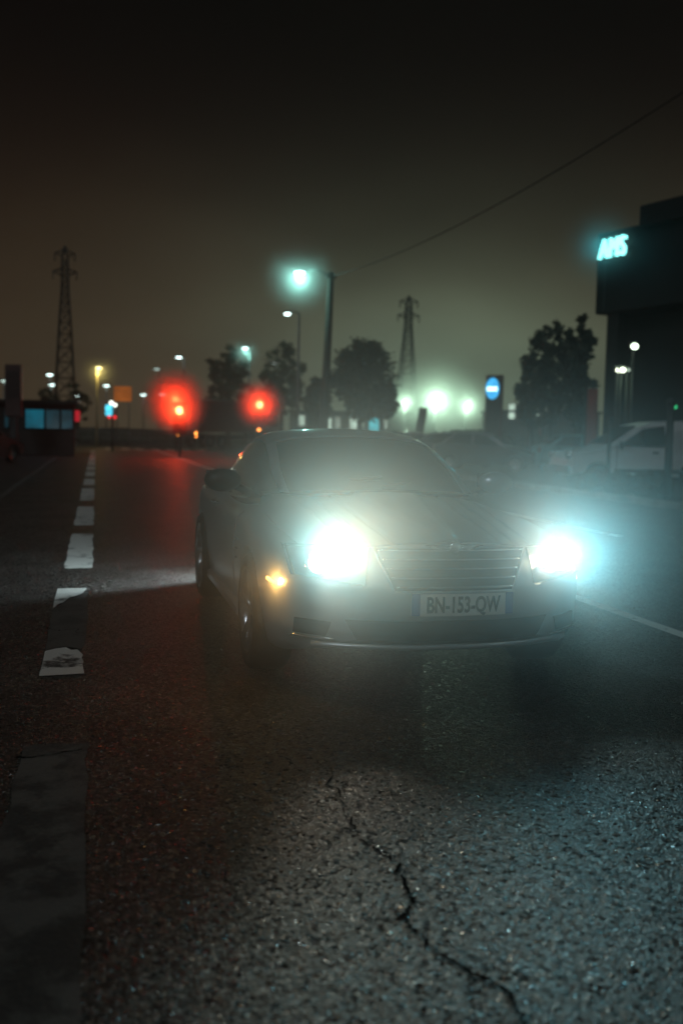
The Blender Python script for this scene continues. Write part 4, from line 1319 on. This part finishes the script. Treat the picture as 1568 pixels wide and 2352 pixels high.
# verge mound and railings far left
def mound(cx, cy, rx, ry, h, name):
    g = []
    for i in range(13):
        t = i / 12
        g.append([Vector((cx + rx * t * math.cos(a_), cy + ry * t * math.sin(a_), -.02 + h * (1 - t * t) ** 1.5)) for a_ in lin(0, 2 * PI, 41)])
    return struct(MB().grid(g).build(name, M_GROUND))
mc = S(250, 108, 990)
mound(mc.x, mc.y + 8, 26, 9, 1.5, 'grass_mound')
mc = S(640, 125, 990)
mound(mc.x, mc.y, 24, 8, 1.2, 'grass_mound')
b = S(60, 88, 990); e_ = S(560, 88, 990)
t = thing('railing', 'long thin metal railing beyond the crossing on the left', 'railing', b)
dv = e_ - b
for z in (.55, 1.05): MB().tube([(0, 0, z), dv + Vector((0, 0, z))], .035, 6).build('rail', M_STEEL, t)
for k in range(22):
    q = dv * (k / 21)
    MB().tube([q, q + Vector((0, 0, 1.15))], .035, 6).build('baluster', M_STEEL, t)

# hedge behind the parked cars
hb = S(905, 70, 990); he = S(1330, 56, 990)
r_ = random.Random(77)
vs = []; fs = []
dvh = he - hb
for k in range(9000):
    c = hb + dvh * r_.random() + Vector((r_.gauss(0, .35), r_.gauss(0, .35), 0))
    c.z = r_.uniform(.02, 1.5) + .18 * math.sin(c.x * 1.7)
    if c.z < .02: c.z = .1
    a_ = Vector((r_.gauss(0, 1), r_.gauss(0, 1), r_.gauss(0, 1))).normalized()
    b_ = a_.cross(Vector((r_.gauss(0, 1), r_.gauss(0, 1), r_.gauss(0, 1)))).normalized()
    s_ = r_.uniform(.10, .22)
    o_ = len(vs)
    vs += [c - a_ * s_, c + b_ * s_ * .5, c + a_ * s_, c - b_ * s_ * .5]; fs.append((o_, o_ + 1, o_ + 2, o_ + 3))
hd = MB().add(vs, fs).build('hedge', M_LEAF2, fix=False)
tag(hd, 'long low dark hedge behind the parked cars below the floodlights', 'hedge')

# ------------------------------------------------------------------ haze and sky
HZ = .0013
def air(name, dens, g, col=(.90, .92, .9), radius=None):
    """even air, or (radius given) a puff of mist that thins out towards its edge"""
    hm = bpy.data.materials.new(name); hm.use_nodes = True
    nt = hm.node_tree; nt.nodes.clear(); L = nt.links.new
    out = nt.nodes.new('ShaderNodeOutputMaterial'); pv = nt.nodes.new('ShaderNodeVolumePrincipled')
    pv.inputs['Color'].default_value = col + (1,)
    pv.inputs['Density Attribute'].default_value = ''
    pv.inputs['Temperature Attribute'].default_value = ''
    pv.inputs['Density'].default_value = dens
    pv.inputs['Anisotropy'].default_value = g
    if radius:
        tc = nt.nodes.new('ShaderNodeTexCoord')
        ln = nt.nodes.new('ShaderNodeVectorMath'); ln.operation = 'LENGTH'; L(tc.outputs['Object'], ln.inputs[0])
        mr = nt.nodes.new('ShaderNodeMapRange'); mr.interpolation_type = 'SMOOTHERSTEP'
        mr.inputs['From Min'].default_value = radius * .04; mr.inputs['From Max'].default_value = radius * .97
        mr.inputs['To Min'].default_value = dens; mr.inputs['To Max'].default_value = 0
        L(ln.outputs['Value'], mr.inputs['Value'])
        L(mr.outputs['Result'], pv.inputs['Density'])
    L(pv.outputs[0], out.inputs['Volume'])
    hm.cycles.volume_sampling = 'EQUIANGULAR'
    return hm
hz = MB().box((0, 240, 22), (1180, 740, 46.4)).build('haze', air('haze_air', HZ, .6))
struct(hz, 'stuff')
HALO_MIST += [(car.location + BEAM[-1] + Vector((.02, -.05, .03)), 1.75, .23),
         (car.location + BEAM[1] + Vector((.06, -.05, .02)), 1.6, .21)]
for (c_, r_, d_) in HALO_MIST:
    m_ = MB().sphere((0, 0, 0), r_, 28)
    struct(m_.build('haze', air('halo_mist_air', d_, .35, radius=r_), loc=c_), 'stuff')  # puffs added for the lamp halos, named like the haze box

w = bpy.data.worlds.new('World'); scene.world = w; w.use_nodes = True
nt = w.node_tree; nt.nodes.clear(); L = nt.links.new
out = nt.nodes.new('ShaderNodeOutputWorld')
sky = nt.nodes.new('ShaderNodeTexSky'); sky.sky_type = 'NISHITA'; sky.sun_disc = False
sky.sun_elevation = R(-6); sky.sun_rotation = R(200)
bg0 = nt.nodes.new('ShaderNodeBackground'); bg0.inputs['Strength'].default_value = .0015
L(sky.outputs[0], bg0.inputs['Color'])
tc = nt.nodes.new('ShaderNodeTexCoord')
sx = nt.nodes.new('ShaderNodeSeparateXYZ'); L(tc.outputs['Generated'], sx.inputs[0])
# the town's light in the low cloud: brown overhead, greener towards the lit car park
ra = nt.nodes.new('ShaderNodeValToRGB'); e = ra.color_ramp.elements
e[0].position = 0.0; e[0].color = (.074, .046, .024, 1)
e[1].position = 1.0; e[1].color = (.0006, .0001, .0003, 1)
for pos, c in ((.10, (.055, .034, .018)), (.20, (.0135, .0075, .0042)), (.30, (.0028, .0010, .0008)), (.40, (.0006, .0001, .0003))):
    k = ra.color_ramp.elements.new(pos); k.color = c + (1,)
L(sx.outputs['Z'], ra.inputs['Fac'])
gd = P(1030, 930, 1) - CAM; gd.normalize()
dt = nt.nodes.new('ShaderNodeVectorMath'); dt.operation = 'DOT_PRODUCT'; gs = Vector((gd.x, gd.y, gd.z * 2.0)).normalized(); dt.inputs[1].default_value = gs
sc_ = nt.nodes.new('ShaderNodeVectorMath'); sc_.operation = 'MULTIPLY'; sc_.inputs[1].default_value = (1, 1, 2.0); L(tc.outputs['Generated'], sc_.inputs[0])
nn_ = nt.nodes.new('ShaderNodeVectorMath'); nn_.operation = 'NORMALIZE'; L(sc_.outputs[0], nn_.inputs[0])
L(nn_.outputs[0], dt.inputs[0])
r2 = nt.nodes.new('ShaderNodeValToRGB'); e = r2.color_ramp.elements
e[0].position = .84; e[0].color = (0, 0, 0, 1); e[1].position = 1.0; e[1].color = (.115, .20, .14, 1)
for pos, c in ((.90, (.002, .0028, .002)), (.945, (.011, .016, .0115)), (.972, (.032, .049, .034)), (.988, (.078, .12, .083))):
    k = r2.color_ramp.elements.new(pos); k.color = c + (1,)
r2.color_ramp.interpolation = 'B_SPLINE'; ra.color_ramp.interpolation = 'B_SPLINE'
L(dt.outputs['Value'], r2.inputs['Fac'])
ad = nt.nodes.new('ShaderNodeMixRGB'); ad.blend_type = 'ADD'; ad.inputs['Fac'].default_value = 1
L(ra.outputs[0], ad.inputs[1]); L(r2.outputs[0], ad.inputs[2])
bg1 = nt.nodes.new('ShaderNodeBackground')
cn = nt.nodes.new('ShaderNodeTexNoise'); cn.inputs['Scale'].default_value = 3.2; cn.inputs['Detail'].default_value = 4
L(sc_.outputs[0], cn.inputs['Vector'])
cm = nt.nodes.new('ShaderNodeMapRange'); cm.inputs['From Min'].default_value = .3; cm.inputs['From Max'].default_value = .7
cm.inputs['To Min'].default_value = .78; cm.inputs['To Max'].default_value = 1.22
L(cn.outputs['Fac'], cm.inputs['Value']); L(cm.outputs['Result'], bg1.inputs['Strength'])
L(ad.outputs[0], bg1.inputs['Color'])
ash = nt.nodes.new('ShaderNodeAddShader')
L(bg0.outputs[0], ash.inputs[0]); L(bg1.outputs[0], ash.inputs[1]); L(ash.outputs[0], out.inputs['Surface'])
w.cycles.sampling_method = 'NONE'

# added fill from behind the camera, lifts the coupe and van out of black
sd = bpy.data.lights.new('fill_sun', 'SUN'); sd.energy = .36; sd.angle = R(12); sd.color = (.85, .95, 1.0)
so = bpy.data.objects.new('fill_sun', sd); COL.objects.link(so)
so.rotation_euler = (Rv * .55 + Fv * 1.0 + Vector((0, 0, -.75))).to_track_quat('-Z', 'Y').to_euler()

# ------------------------------------------------------------------ render settings
scene.view_settings.view_transform = 'Standard'
scene.view_settings.look = 'None'
scene.view_settings.exposure = 0
scene.view_settings.gamma = 1
scene.render.engine = 'CYCLES'
c = scene.cycles
c.use_denoising = True
c.max_bounces = 5; c.diffuse_bounces = 2; c.glossy_bounces = 3; c.transmission_bounces = 3
c.transparent_max_bounces = 6; c.volume_bounces = 0
c.sample_clamp_indirect = 2
c.use_light_tree = False
c.blur_glossy = .5
c.sample_clamp_direct = 0
